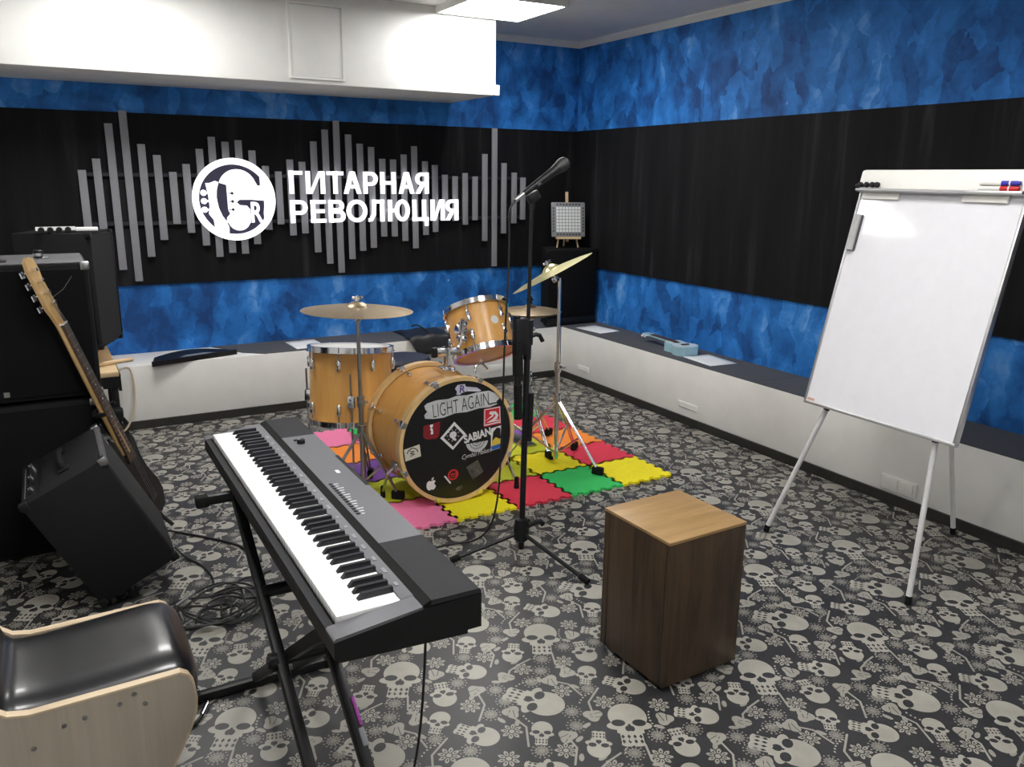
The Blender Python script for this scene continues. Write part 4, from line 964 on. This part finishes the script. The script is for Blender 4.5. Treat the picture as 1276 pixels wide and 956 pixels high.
# tilted combo amplifier
AM = Matrix.Translation((-3.765, -2.723, .577)) @ Matrix(((.897, 0, -.441, 0), (0, 1, 0, 0), (.441, 0, .897, 0), (0, 0, 0, 1)))  # x right, y away, z up the cabinet; origin top near right corner
AD, AW, AH = .30, .445, .473
am = thing('combo_amplifier', 'black combo amplifier tipped back in front of the tall cabinets', 'amplifier', (-3.75, -2.49, 0))
part('cabinet', MB().box((-AD, 0, -AH), (-.012, AW, 0), AM, bev=.010), tolex, am)
part('speaker_grille', MB().box((-.013, .014, -AH + .014), (0, AW - .014, -.03), AM, bev=.003), grille_grey, am, 'dark grey speaker cloth')
part('front_rail', MB().box((-.013, .004, -.03), (.001, AW - .004, .001), AM, bev=.003), amp_grey, am, 'grey front edge')
pn = part('control_panel', MB().box((-AD + .012, .04, -.006), (-AD + .075, AW - .05, .003), AM, bev=.002), plastic_black, am, 'black control panel')
for k in range(8): part('knob', MB().lathe([(.009, 0), (.008, .013), (0, .014)], 12, AM @ Matrix.Translation((-AD + .04, .07 + k * .043, .003))), chrome if k % 3 == 1 else plastic_black, pn)
part('panel_print', MB().box((-AD + .018, .05, .003), (-AD + .0205, AW - .06, .0036), AM), pad_frame, pn)
hn = MB().tube([AM @ Vector(p) for p in ((-.14, .13, .004), (-.14, .14, .022), (-.14, .23, .030), (-.14, .32, .022), (-.14, .33, .004))], .010, 8, 1)
part('handle', hn, rubber, am, 'black strap handle')
part('handle_end', MB().box((-.16, .105, 0), (-.12, .14, .009), AM, bev=.003).box((-.16, .32, 0), (-.12, .355, .009), AM, bev=.003), plastic_black, am)
for x, y, z in ((-.010, .010, -.008), (-.010, AW - .01, -.008), (-.010, .01, -AH + .01), (-.010, AW - .01, -AH + .01), (-AD + .01, .01, -.008), (-AD + .01, .01, -AH + .01)):
    part('corner_protector', MB().box((-.015, -.015, -.015), (.015, .015, .015), AM @ Matrix.Translation((x, y, z)), bev=.006), plastic_black if z < -.1 or x < -.1 else steel_dim, am)
part('side_badge', MB().box((-.03, AW - .0002, -.06), (-.022, AW + .0012, -.02), AM), steel_dim, am) if 0 else part('badge', MB().box((-.0005, AW - .07, -.075), (.0015, AW - .035, -.045), AM), steel_dim, am, 'small silver badge')
for yy in (.05, AW - .05):
    p = AM @ Vector((-.20, yy, -AH + .01)); part('tilt_leg', MB().tube([p, (p.x + .02, p.y, .012)], .010), metal_black, am)
    q = AM @ Vector((-AD + .02, yy, -AH)); part('rubber_foot', MB().cyl((q.x, q.y, q.z + .01), (q.x, q.y, .0), .014), rubber, am)
# two stacked cabinets
def cabinet(label, x0, x1, y0, y1, z0, z1, nm='speaker_cabinet', topm=None, knobs=False):
    d = thing(nm, label, 'speaker cabinet', ((x0 + x1) / 2, (y0 + y1) / 2, z0))
    part('box', MB().box((x0, y0 + .012, z0 + .008), (x1, y1, z1), bev=.012), tolex, d)
    part('speaker_grille', MB().box((x0 + .016, y0, z0 + .028), (x1 - .014, y0 + .013, z1 - .02), bev=.003), grille_black, d)
    if topm: part('top_cover', MB().box((x0 + .012, y0 + .02, z1 - .001), (x1 - .010, y1 - .02, z1 + .004), bev=.002), topm, d, 'scuffed grey top')
    for x in (x0 + .012, x1 - .012):
        for z in (z0 + .02, z1 - .010): part('corner_protector', MB().box((x - .017, y0 - .003, z - .017), (x + .017, y0 + .03, z + .017), bev=.006), steel_dim, d, 'metal corner')
    for x in (x0 + .06, x1 - .06):
        for y in (y0 + .06, y1 - .06): part('foot', MB().cyl((x, y, z0), (x, y, z0 + .01), .02), rubber, d)
    return d
CY = -2.13
cabinet('tall black bass cabinet on the floor under the upper cabinet', -4.36, -3.745, CY, CY + .46, 0, .646)
up = cabinet('black speaker cabinet with scuffed grey top stacked on the lower cabinet', -4.36, -3.722, CY, CY + .46, .654, 1.198, topm=amp_grey)
part('handle_recess', MB().box((-4.10, CY + .10, 1.2022), (-4.0, CY + .2, 1.205), bev=.001), plastic_black, up, 'black strip on the top')
part('jack_plate', MB().box((-4.065, CY - .002, .690), (-4.045, CY, .71)), steel_dim, up)
kb = Vector((-3.889, -1.90, 1.2023))
kn = thing('clip_on_tuner', 'small dark round gadget with silver rim on the upper cabinet', 'gadget', kb)
part('body', MB().lathe([(.018, .004), (.018, .03), (.014, .034), (0, .034)], 20, Matrix.Translation(kb)), plastic_black, kn); part('rim', MB().ring(.020, .0185, .010, .022, 20, Matrix.Translation(kb)), chrome, kn); part('clip', MB().box(kb + Vector((-.012, -.012, 0)), kb + Vector((.035, .012, .006)), bev=.002), steel_dim, kn)
# loudspeaker on the wooden keyboard table
n_ = Vector((.93, -.36, 0)).normalized(); s_ = Vector((.36, .93, 0)).normalized()
SM = Matrix((s_, n_, Vector((0, 0, 1)))).transposed().to_4x4(); SM.translation = (-3.66, -1.05, 0)   # x along the front, y out of the front, z up
sz0, sz1, sd, swd = .64, 1.245, .37, .345
sp = thing('loudspeaker', 'large black loudspeaker turned sideways behind the stacked cabinets', 'loudspeaker', SM @ Vector((swd / 2, -sd / 2, sz0)))
part('cabinet', MB().box((0, -sd, sz0), (swd, -.012, sz1), SM, bev=.008), tolex, sp)
gp = [(0.012, sz0 + .03)] + [(swd * t, sz0 + .01 + .018 * (2 * t - 1) ** 2) for t in (.2, .5, .8)] + [(swd - .012, sz0 + .03), (swd - .012, sz1 - .012), (.012, sz1 - .012)]
part('speaker_grille', MB().prism(gp, 0, .014, SM @ Matrix(((1, 0, 0, 0), (0, 0, 1, -.013), (0, 1, 0, 0), (0, 0, 0, 1)))), grille_grey, sp, 'dark grey front grille')
for x in (.012, swd - .012):
    for z in (sz0 + .014, sz1 - .012): part('corner_protector', MB().box((x - .014, -.028, z - .014), (x + .014, .005, z + .014), SM, bev=.005), plastic_black, sp)
part('edge_trim', MB().box((swd - .006, -.03, sz0 + .03), (swd + .003, .004, sz1 - .03), SM, bev=.002), plastic_black, sp)
wt = Vector((-3.745, -.945, 1.2452))
wg = thing('white_ukulele', 'white slim ukulele neck with dark tuners lying on the large loudspeaker', 'ukulele', wt)
WM = Matrix.Translation(wt) @ Matrix.Rotation(.05, 4, 'Z')
part('headstock', MB().prism([(-.15, -.02), (-.145, .022), (.03, .018), (.03, -.018)], .012, .030, WM), key_white, wg)
part('neck', MB().box((.03, -.015, .006), (.135, .015, .026), WM, bev=.005), key_white, wg)
for k in range(4): part('tuner', MB().lathe([(0, -.016), (.012, -.016), (.015, 0), (.012, .012), (0, .012)], 12, WM @ Matrix.Translation((-.125 + k * .04, -.024, .016)) @ Matrix.Rotation(PI / 2, 4, 'X')), plastic_black, wg, 'dark tuner')
# keyboard table
kt = thing('wooden_table', 'pale wooden board on black legs under the large loudspeaker', 'table', (-3.83, -.93, 0))
part('tabletop', MB().box((-4.12, -1.16, .515), (-3.60, -.70, .54), bev=.002), pine, kt)
part('riser_block', MB().prism([(-3.70, .54), (-3.60, .54), (-3.632, .64), (-3.66, .64)], .86, .90, Matrix(((1, 0, 0, 0), (0, 0, -1, 0), (0, 1, 0, 0), (0, 0, 0, 1)))), pine, kt, 'pale wooden riser block')
for a, b_ in (((-4.05, -.95, .54), (-3.95, -.86, .64)), ((-3.72, -.80, .54), (-3.66, -.74, .64))): part('riser_block', MB().box(a, b_), pine, kt)
for x in (-4.07, -3.625):
    for y in (-1.13, -.735): lg = part('leg', MB().box((x - .016, y - .016, .012), (x + .016, y + .016, .515), bev=.003), metal_black, kt); part('foot', MB().box((x - .02, y - .02, 0), (x + .02, y + .02, .014), bev=.003), rubber, lg)
part('apron', MB().box((-3.605, -1.11, .425), (-3.59, -.75, .515)).box((-4.09, -1.165, .455), (-3.6, -1.145, .515)), metal_black, kt)
part('clamp', MB().box((-3.66, -1.20, .30), (-3.60, -1.15, .35), bev=.01).tube([(-3.72, -1.19, .30), (-3.61, -1.18, .30), (-3.59, -1.17, .26)], .012, 8, 1), metal_black, kt)
solo('wooden_stick', MB().cyl((-3.70, -1.0, .5525), (-3.512, -.93, .5525), .012), pine, 'pale wooden rod lying across the wooden board', 'stick')
solo('beige_cable', MB().tube([(-3.60, -.60, .408), (-3.545, -.47, .408), (-3.50, -.42, .402), (-3.487, -.428, .36), (-3.482, -.432, .29), (-3.49, -.435, .18), (-3.51, -.44, .09), (-3.56, -.47, .012), (-3.62, -.52 + .06, .006)], .006, 8, 2), beige_cable, 'beige cable hanging down the front of the white bench', 'cable')
# corner loudspeaker on the bench
cs = thing('loudspeaker', 'black loudspeaker standing on the bench in the room corner', 'loudspeaker', (-.275, -.24, .4045))
part('cabinet', MB().prism([(-.505, -.395), (-.045, -.395), (-.045, -.365), (-.10, -.07), (-.36, -.07), (-.505, -.365)], .412, 1.0), tolex, cs)
part('speaker_grille', MB().box((-.495, -.402, .47), (-.055, -.388, .985), bev=.003), grille_black, cs)
part('lower_strip', MB().box((-.495, -.40, .42), (-.055, -.388, .466), bev=.003), plastic_black, cs)
for x in (-.495, -.055):
    for z in (.422, .99): part('corner_protector', MB().box((x - .013, -.404, z - .013), (x + .013, -.375, z + .013), bev=.005), plastic_black, cs)
for x in (-.40, -.12):
    for y in (-.34, -.16): part('foot', MB().cyl((x, y, .4045), (x, y, .414), .015), rubber, cs)
# small easel with a grid controller
EM = Matrix.Translation((-.238, -.26, 1.0005)) @ Matrix.Rotation(-.36, 4, 'Z')
es = thing('mini_easel', 'small pale wooden easel standing on the corner loudspeaker', 'easel', EM @ Vector((0, 0, 0)))
ETl = EM @ Matrix.Rotation(-.16, 4, 'X')
for s in (-1, 1): part('leg', MB().tube([EM @ Vector((s * .085, -.008, .004)), EM @ Vector((s * .03, .05, .34))], .007, 6), pine, es)
part('leg', MB().tube([EM @ Vector((0, .14, .004)), EM @ Vector((0, .06, .33))], .007, 6), pine, es, 'rear easel leg')
part('mast', MB().box((-.011, -.006, .05), (.011, .006, .44), ETl, bev=.002), pine, es)
part('ledge', MB().box((-.10, -.045, .072), (.10, -.002, .09), EM, bev=.002), pine, es)
GM = EM @ Matrix.Translation((0, -.034, .0912)) @ Matrix.Rotation(-.16, 4, 'X')
gc = thing('grid_controller', 'square grey pad controller with white buttons propped on the mini easel', 'controller', GM @ Vector((0, 0, 0)))
part('case', MB().box((-.135, 0, 0), (.135, .018, .268), GM, bev=.006), pad_frame, gc)
pmesh = MB().box((-.0105, -.003, -.0105), (.0105, .002, .0105), GM.to_3x3().to_4x4(), bev=.0015).mesh('pad', pad_white)
dmesh = MB().box((-.0075, -.002, -.0075), (.0075, .002, .0075), GM.to_3x3().to_4x4(), bev=.001).mesh('button', pad_dark)
gpo = org_of(gc)
for i in range(8):
    for k in range(8): link('pad', pmesh, gc, GM @ Vector((-.0875 + i * .025, -.001, .0465 + k * .025)) - gpo)
    for x, z in ((-.0875 + i * .025, .250), (-.0875 + i * .025, .018), (-.119, .0465 + i * .025), (.119, .0465 + i * .025)): link('button', dmesh, gc, GM @ Vector((x, -.001, z)) - gpo)

# ------------------------------------------------------------------ bass guitar on its stand
bt, bb_ = Vector((-3.921, -2.205, 1.232)), Vector((-3.555, -2.15, .085))
bd = (bb_ - bt).normalized(); nrm = Vector((.90, -.43, 0)); nrm = (nrm - bd * nrm.dot(bd)).normalized(); wd = nrm.cross(bd)
GB = Matrix((wd, -bd, nrm)).transposed().to_4x4(); GB.translation = bt      # x across, -y down the neck, z out of the fingerboard
LN = (bb_ - bt).length
bg = thing('bass_guitar', 'bass guitar with natural maple headstock leaning between amplifier and cabinets', 'guitar', (-3.60, -2.1, .05))
hs = [(.012, 0), (.030, -.012), (.034, -.05), (.026, -.09), (.030, -.15), (.034, -.20), (.024, -.235), (.021, -.27), (-.021, -.27), (-.030, -.225), (-.040, -.20), (-.040, -.04), (-.030, -.008), (-.008, .004)]
part('headstock', MB().prism(hs, -.014, .0, GB), neck_maple, bg, 'amber maple headstock')
nk = MB()
nk.lathe([(0, 0), (.021, .002), (.026, .60), (0, .602)], 20, GB @ Matrix.Translation((0, -.262, -.006)) @ Matrix.Rotation(PI / 2, 4, 'X') @ Matrix.Diagonal((1, .75, 1, 1)))
part('neck', nk, neck_maple, bg)
fb = part('fingerboard', MB().prism([(-.021, -.272), (.021, -.272), (.030, -.90), (-.030, -.90)], .006, .0125, GB), rosewood, bg, 'dark rosewood fingerboard')
part('nut', MB().box((-.021, -.274, .0), (.021, -.268, .015), GB), key_white, fb)
sc_ = .86
for k in range(1, 20):
    y = -.272 - sc_ * (1 - 2 ** (-k / 12)); part('fret', MB().box((-.0215 - k * .0003, y - .001, .0125), (.0215 + k * .0003, y + .001, .0138), GB), steel_dim, fb)
for k in (3, 5, 7, 9, 12):
    y = -.272 - sc_ * (1 - (2 ** (-k / 12) + 2 ** (-(k - 1) / 12)) / 2); part('inlay', MB().lathe([(.004, .0124), (.004, .0129), (0, .0129)], 10, GB @ Matrix.Translation((0, y, 0))), key_white, fb)
for k in range(4):
    y = -.045 - k * .046
    tn = part('tuner', MB().lathe([(.0075, 0), (.0065, .018), (.008, .022), (0, .023)], 12, GB @ Matrix.Translation((-.016 + .006 * k, y, 0))).cyl(GB @ Vector((-.038, y, -.010)), GB @ Vector((-.060, y, -.010)), .004), chrome, bg)
    part('tuner_key', MB().prism([(-.062, y - .013), (-.062, y + .013), (-.082, y + .011), (-.082, y - .011)], -.0125, -.0075, GB), chrome, tn)
    part('string', MB().tube([GB @ Vector((-.016 + .006 * k, y, .012)), GB @ Vector((-.014 + .0095 * k, -.270, .016)), GB @ Vector((-.020 + .0135 * k, -1.10, .022))], .0011, 4), steel_dim, bg)
part('string_end', MB().tube([GB @ Vector((.01, -.165, .012)), GB @ Vector((.035, -.15, .05)), GB @ Vector((.06, -.115, .09))], .0008, 4), steel_dim, bg, 'loose string end')
bp = [(.04, -.90), (.055, -.84), (.08, -.80), (.095, -.84), (.08, -.92), (.09, -.99), (.12, -1.06), (.125, -1.12), (.09, -1.175), (0, -1.19), (-.09, -1.175), (-.125, -1.11), (-.12, -1.03), (-.085, -.96), (-.08, -.88), (-.10, -.80), (-.085, -.75), (-.055, -.79), (-.04, -.90)]
part('body', MB().prism(bp, -.034, .004, GB), plastic_black, bg, 'black body')
part('bridge', MB().box((-.035, -1.12, .004), (.035, -1.08, .018), GB), metal_black, bg)
gs = thing('guitar_stand', 'black tubular guitar stand holding the bass neck', 'stand', (-3.62, -2.12, 0))
yk = GB @ Vector((0, -.655, -.02))
part('yoke', MB().tube([GB @ Vector((-.055, -.655, .02)), GB @ Vector((-.05, -.655, -.03)), GB @ Vector((0, -.655, -.045)), GB @ Vector((.05, -.655, -.03)), GB @ Vector((.055, -.655, .02))], .009, 8, 1), rubber, gs)
part('post', MB().tube([GB @ Vector((0, -.655, -.045)), (-3.655, -2.02, .36), (-3.62, -2.02, .14)], .010), metal_black, gs)
for fx, fy in ((-3.50, -2.06), (-3.66, -2.13 + .28), (-3.69, -2.03)): part('leg', MB().tube([(-3.62, -2.02, .15), (fx, fy, .012)], .009), metal_black, gs)

# ------------------------------------------------------------------ plywood seat, bottom left
pc = thing('plywood_seat', 'low plywood seat with black leatherette cushion in the near corner', 'chair', (-3.9, -3.78, 0))
prof = [(-3.702, .447), (-3.686, .436), (-3.676, .415), (-3.672, .375), (-3.676, .34), (-3.69, .30), (-3.71, .26), (-3.735, .21), (-3.752, .15), (-3.757, .10), (-3.75, .05), (-3.735, 0), (-4.36, 0), (-4.34, .3), (-4.30, .60), (-4.24, .74), (-4.18, .745), (-4.13, .64), (-4.085, .52), (-4.062, .468), (-4.04, .450), (-4.0, .441)]
for ya in (-3.985, -3.598):
    dz_ = 0 if ya < -3.9 else -.016
    pnl = part('side_panel', xz([(x, z + (dz_ if z > .25 else 0)) for x, z in prof], ya, ya + .020), pale_ply, pc, 'pale plywood side panel')
    inner = [(-3.702, .447), (-3.686, .436), (-3.676, .415), (-3.672, .375), (-3.676, .34), (-3.69, .30), (-3.71, .26), (-3.735, .21)]
    rim = [(x, z + dz_) for x, z in [(-4.085, .52), (-4.062, .468), (-4.04, .450), (-4.0, .441)] + inner]
    em = MB(); e_out = [(x, z + .0008) for x, z in rim]
    for (xa, za), (xb, zb) in zip(rim[:-1], rim[1:]):
        dx, dz = xb - xa, zb - za; L_ = math.hypot(dx, dz); nx, nz = -dz / L_ * .0016, dx / L_ * .0016
        xz([(xa - nx * 2, za - nz * 2), (xb - nx * 2, zb - nz * 2), (xb + nx, zb + nz), (xa + nx, za + nz)], ya - .0004, ya + .0204, em)
    part('edge_band', em, ply_edge, pnl, 'light birch edge')
    if ya < -3.9:
        for sx_, sz_ in ((-3.78, .395), (-3.83, .41), (-3.80, .425), (-3.90, .40), (-3.94, .395), (-4.0, .36)):
            part('screw', MB().lathe([(.0055, 0), (.0055, .0012), (0, .0016)], 10, Matrix.Translation((sx_, ya, sz_)) @ Matrix.Rotation(PI / 2, 4, 'X')), steel_dim, pnl)
# cushion with rounded front edge, as a soft grid
vs = []; fs = []; nu, nv = 30, 14
path = [(-4.07, .50), (-4.052, .452), (-4.03, .434), (-3.97, .430), (-3.88, .434), (-3.79, .440), (-3.73, .444), (-3.695, .440), (-3.674, .424), (-3.667, .39), (-3.672, .345), (-3.69, .31)]
def path_at(t):
    f = t * (len(path) - 1); i = min(int(f), len(path) - 2); r_ = f - i
    return path[i][0] * (1 - r_) + path[i + 1][0] * r_, path[i][1] * (1 - r_) + path[i + 1][1] * r_
for i in range(nu + 1):
    t = i / nu; x, z = path_at(t)
    for k in range(nv + 1):
        s = k / nv; e = 1 - abs(2 * s - 1) ** 6
        puff = .018 * e - .012 * (1 - e); ups = 1 if t < .62 else max(0, 1 - (t - .62) / .2); out = 1 - ups
        vs.append((x + puff * out * .7, -3.9635 + (.3635) * s, z + puff * ups + .0025 * math.sin(9 * t + 4 * s)))
for i in range(nu):
    for k in range(nv): fs.append((i * (nv + 1) + k, (i + 1) * (nv + 1) + k, (i + 1) * (nv + 1) + k + 1, i * (nv + 1) + k + 1))
nb = len(vs)
for i in range(nu + 1):
    x, z = path_at(i / nu)
    for k in (0, nv): vs.append((x - .02 if i > nu * .75 else x, -3.962 + .362 * k / nv, max(.30, z - .06)))
for i in range(nu):
    fs.append((i * (nv + 1), nb + 2 * i, nb + 2 * i + 2, (i + 1) * (nv + 1))); fs.append((i * (nv + 1) + nv, (i + 1) * (nv + 1) + nv, nb + 2 * i + 3, nb + 2 * i + 1)); fs.append((nb + 2 * i, nb + 2 * i + 1, nb + 2 * i + 3, nb + 2 * i + 2))
part('cushion', MB().add(vs, fs), leather, pc, 'shiny black cushion', angle=60)
part('backrest', MB().box((-4.30, -3.96, .45), (-4.10, -3.60, .72), bev=.03), leather, pc)
part('stretcher', MB().box((-4.28, -3.963, .10), (-4.24, -3.60, .28)), pale_ply, pc)

# ------------------------------------------------------------------ cables on the floor
random.seed(11)
pts = []
for i in range(150):
    t = i / 149; a = t * 2 * PI * 6.3
    r = .105 + .045 * math.sin(t * 9) + .02 * math.sin(t * 31)
    cx, cy = -3.47 + .05 * math.sin(t * 7.1), -2.93 + .055 * math.cos(t * 5.3)
    pts.append((cx + r * 1.0 * math.cos(a), cy + r * .85 * math.sin(a), .008 + .026 * abs(math.sin(t * 17 + a))))
pts += [(-3.30, -2.80, .01), (-3.285, -2.93, .006), (-3.36, -3.04, .006), (-3.47, -3.04, .02), (-3.44, -2.86, .03), (-3.34, -2.72, .01), (-3.27, -2.72, .006), (-3.22, -2.70, .006)]
solo('coiled_cable', MB().tube(pts, .0042, 6, 1), black_cable, 'tangled coil of black cable on the floor beside the piano stand', 'cable', loc=(-3.47, -2.93, 0))
solo('audio_cable', MB().tube([(-3.60, -2.13, .05), (-3.535, -2.13, .02), (-3.50, -2.13, .006), (-3.44, -2.20, .006), (-3.37, -2.28, .006), (-3.28, -2.40, .006), (-3.245, -2.52, .006), (-3.235, -2.60, .006)], .0055, 8, 2), black_cable, 'black cable running from the combo amplifier towards the piano', 'cable')
solo('audio_cable', MB().tube([(-3.53, -2.35, .03), (-3.50, -2.42, .006), (-3.45, -2.52, .006), (-3.43, -2.66, .006), (-3.455, -2.76, .008), (-3.48, -2.82, .04)], .0045, 8, 2), black_cable, 'black cable curving from under the combo amplifier into the coil', 'cable')
jk = thing('jack_cable', 'black cable with silver jack plug beside the plywood seat', 'cable', (-3.66, -3.5, 0))
part('wire', MB().tube([(-3.78, -3.50, .006), (-3.70, -3.535, .006), (-3.66, -3.56, .006), (-3.635, -3.55, .008), (-3.615, -3.525, .010)], .0055, 8, 2), black_cable, jk)
part('plug', MB().cyl((-3.615, -3.525, .010), (-3.593, -3.478, .010), .0075).cyl((-3.593, -3.478, .010), (-3.586, -3.462, .010), .0035), chrome, jk, 'silver plug')
pl = thing('jack_cable', 'silver jack plug lying on the tangled cable coil', 'plug', (-3.56, -2.87, 0))
part('plug', MB().cyl((-3.60, -2.90, .05), (-3.545, -2.855, .052), .007).cyl((-3.545, -2.855, .052), (-3.525, -2.838, .053), .003), chrome, pl); part('wire', MB().tube([(-3.60, -2.90, .05), (-3.64, -2.94, .03), (-3.60, -3.0, .012), (-3.5, -3.02, .012)], .0045, 6, 2), black_cable, pl)
pd = thing('foot_pedal', 'dark foot pedal on the floor in front of the combo amplifier', 'pedal', (-3.72, -2.93, 0))
pdM = Matrix.Translation((-3.76, -2.86, 0)) @ Matrix.Rotation(.7, 4, 'Z')
part('base', MB().box((-.07, -.04, 0), (.07, .04, .022), pdM, bev=.004), plastic_black, pd); part('treadle', MB().box((-.06, -.034, .024), (.075, .034, .036), pdM @ Matrix.Rotation(-.08, 4, 'Y'), bev=.004), steel_dim, pd)

# ------------------------------------------------------------------ things on the benches
BZ = .4043
def sheet(x, y, a, w, h, label):
    M = Matrix.Translation((x, y, BZ)) @ Matrix.Rotation(a, 4, 'Z')
    vs = []; fs = []
    for i in range(7):
        for k in range(5): vs.append((-w / 2 + w * i / 6, -h / 2 + h * k / 4, .0012 + .002 * math.sin(i * 1.1) ** 2 * (k / 4)))
    for i in range(6):
        for k in range(4): fs.append((i * 5 + k, (i + 1) * 5 + k, (i + 1) * 5 + k + 1, i * 5 + k + 1))
    o = solo('paper_sheet', MB().add(vs, fs, M), paper, label, 'paper', group=None, loc=(x, y, BZ))
    md_ = o.modifiers.new('thickness', 'SOLIDIFY'); md_.thickness = .0008
sheet(-2.36, -.22, .05, .21, .28, 'white sheet of paper on the back bench behind the floor tom')
sheet(-.20, -.66, .1, .20, .29, 'white sheet of paper on the right bench near the corner loudspeaker')
sheet(-.19, -1.90, -.1, .21, .29, 'white sheet of paper on the right bench beside the blue ukulele')
mrM = Matrix.Translation((-3.09, -.30, .4005))
mr = thing('music_rest', 'long black music rest lying on the edge of the white bench', 'music rest', (-3.09, -.30, .4))
shape = [(-.285, -.165), (-.25, .03)] + [(-.22 + .44 * i / 10, .06 + .12 * math.sin(PI * i / 10)) for i in range(11)] + [(.245, .02), (.245, -.03)]
part('plate', MB().prism(shape, .002, .014, mrM @ Matrix.Rotation(.03, 4, 'X')), plastic_black, mr)
part('ledge', MB().prism([(-.285, -.165), (.245, -.03), (.245, -.012), (-.282, -.145)], .014, .032, mrM @ Matrix.Rotation(.03, 4, 'X')), plastic_black, mr)
part('inner_highlight', MB().prism([(-.12, -.05), (.12, .03), (.05, .05), (-.06, .02)], .014, .0152, mrM @ Matrix.Rotation(.03, 4, 'X')), pad_frame, mr, 'painted light grey highlight')  # highlight on the black plate, laid on as a lighter grey shape
# dark bag over the back bench
bgx = thing('gig_bag', 'black soft bag slumped over the bench edge behind the drums', 'bag', (-1.47, -.30, BZ))
vs = []; fs = []; nu, nv = 22, 18
for i in range(nu + 1):
    u = i / nu
    for k in range(nv + 1):
        v_ = k / nv; y = -.08 - .36 * min(v_, .8) / .8; fall = max(0, v_ - .8) / .2
        e = (1 - abs(2 * u - 1) ** 5)
        z = BZ + .004 + 0.026 * e * (1 - abs(2 * min(v_, .95) - .95) ** 4) + .006 * math.sin(u * 14 + v_ * 9) * e
        z -= fall * (.10 * e + .02)
        vs.append((-1.66 + .34 * u + .015 * math.sin(v_ * 6), y - .018 * fall, max(z, BZ + .003) if fall == 0 else z))
for i in range(nu):
    for k in range(nv): fs.append((i * (nv + 1) + k, (i + 1) * (nv + 1) + k, (i + 1) * (nv + 1) + k + 1, i * (nv + 1) + k + 1))
bag_m = mat('bag_nylon', (.016, .016, .019), .5, var=.3, scale=60, bump=.3)
bo_ = part('body', MB().add(vs, fs), bag_m, bgx, angle=80); bo_.modifiers.new('thickness', 'SOLIDIFY').thickness = .004
part('strap', MB().tube([(-1.60, -.30, BZ + .08), (-1.58, -.36, BZ + .10), (-1.52, -.42, BZ + .05), (-1.50, -.449, BZ - .01)], .006, 6, 2), grille_grey, bgx)
# pale blue ukulele on the right bench
UM = Matrix.Translation((-.20, -1.60, BZ)) @ Matrix.Rotation(-.10, 4, 'Z')
uk = thing('ukulele', 'pale blue ukulele lying on its back on the right bench', 'ukulele', (-.20, -1.55, BZ))
half = [(0, -.155), (.05, -.150), (.082, -.115), (.085, -.07), (.066, -.025), (.056, .005), (.064, .04), (.062, .075), (.03, .098), (0, .10)]
outl = half + [(-x, y) for x, y in half[-2:0:-1]]
part('body', MB().prism(outl, .0, .060, UM), uke_blue, uk)
part('soundboard', MB().prism([(x * .985, y * .985) for x, y in outl], .0602, .0625, UM), mat('uke_top', (.60, .72, .78), .35), uk, 'paler blue top')
part('sound_hole', MB().lathe([(.024, .0626), (.024, .0632), (0, .0632)], 20, UM @ Matrix.Translation((0, .02, 0))), plastic_black, uk)
part('bridge', MB().box((-.03, -.085, .0626), (.03, -.068, .070), UM, bev=.002), rosewood, uk)
part('neck', MB().lathe([(0, 0), (.019, 0), (.017, .22), (0, .222)], 16, UM @ Matrix.Translation((0, .092, .054)) @ Matrix.Rotation(-PI / 2, 4, 'X') @ Matrix.Diagonal((1, .7, 1, 1))), uke_blue, uk)
part('fingerboard', MB().box((-.019, .03, .0628), (.019, .315, .0675), UM), rosewood, uk)
hdk = part('headstock', MB().prism([(-.019, .313), (-.026, .33), (-.028, .40), (0, .405), (.028, .40), (.026, .33), (.019, .313)], .050, .062, UM @ Matrix.Translation((0, .005, 0)) @ Matrix.Rotation(-.0, 4, 'X')), uke_blue, uk)
for s in (-1, 1):
    for k in range(2): part('tuner', MB().cyl(UM @ Vector((s * .028, .345 + k * .035, .054)), UM @ Vector((s * .042, .345 + k * .035, .050)), .004).ball(UM @ Vector((s * .045, .345 + k * .035, .048)), .009), key_white, hdk)
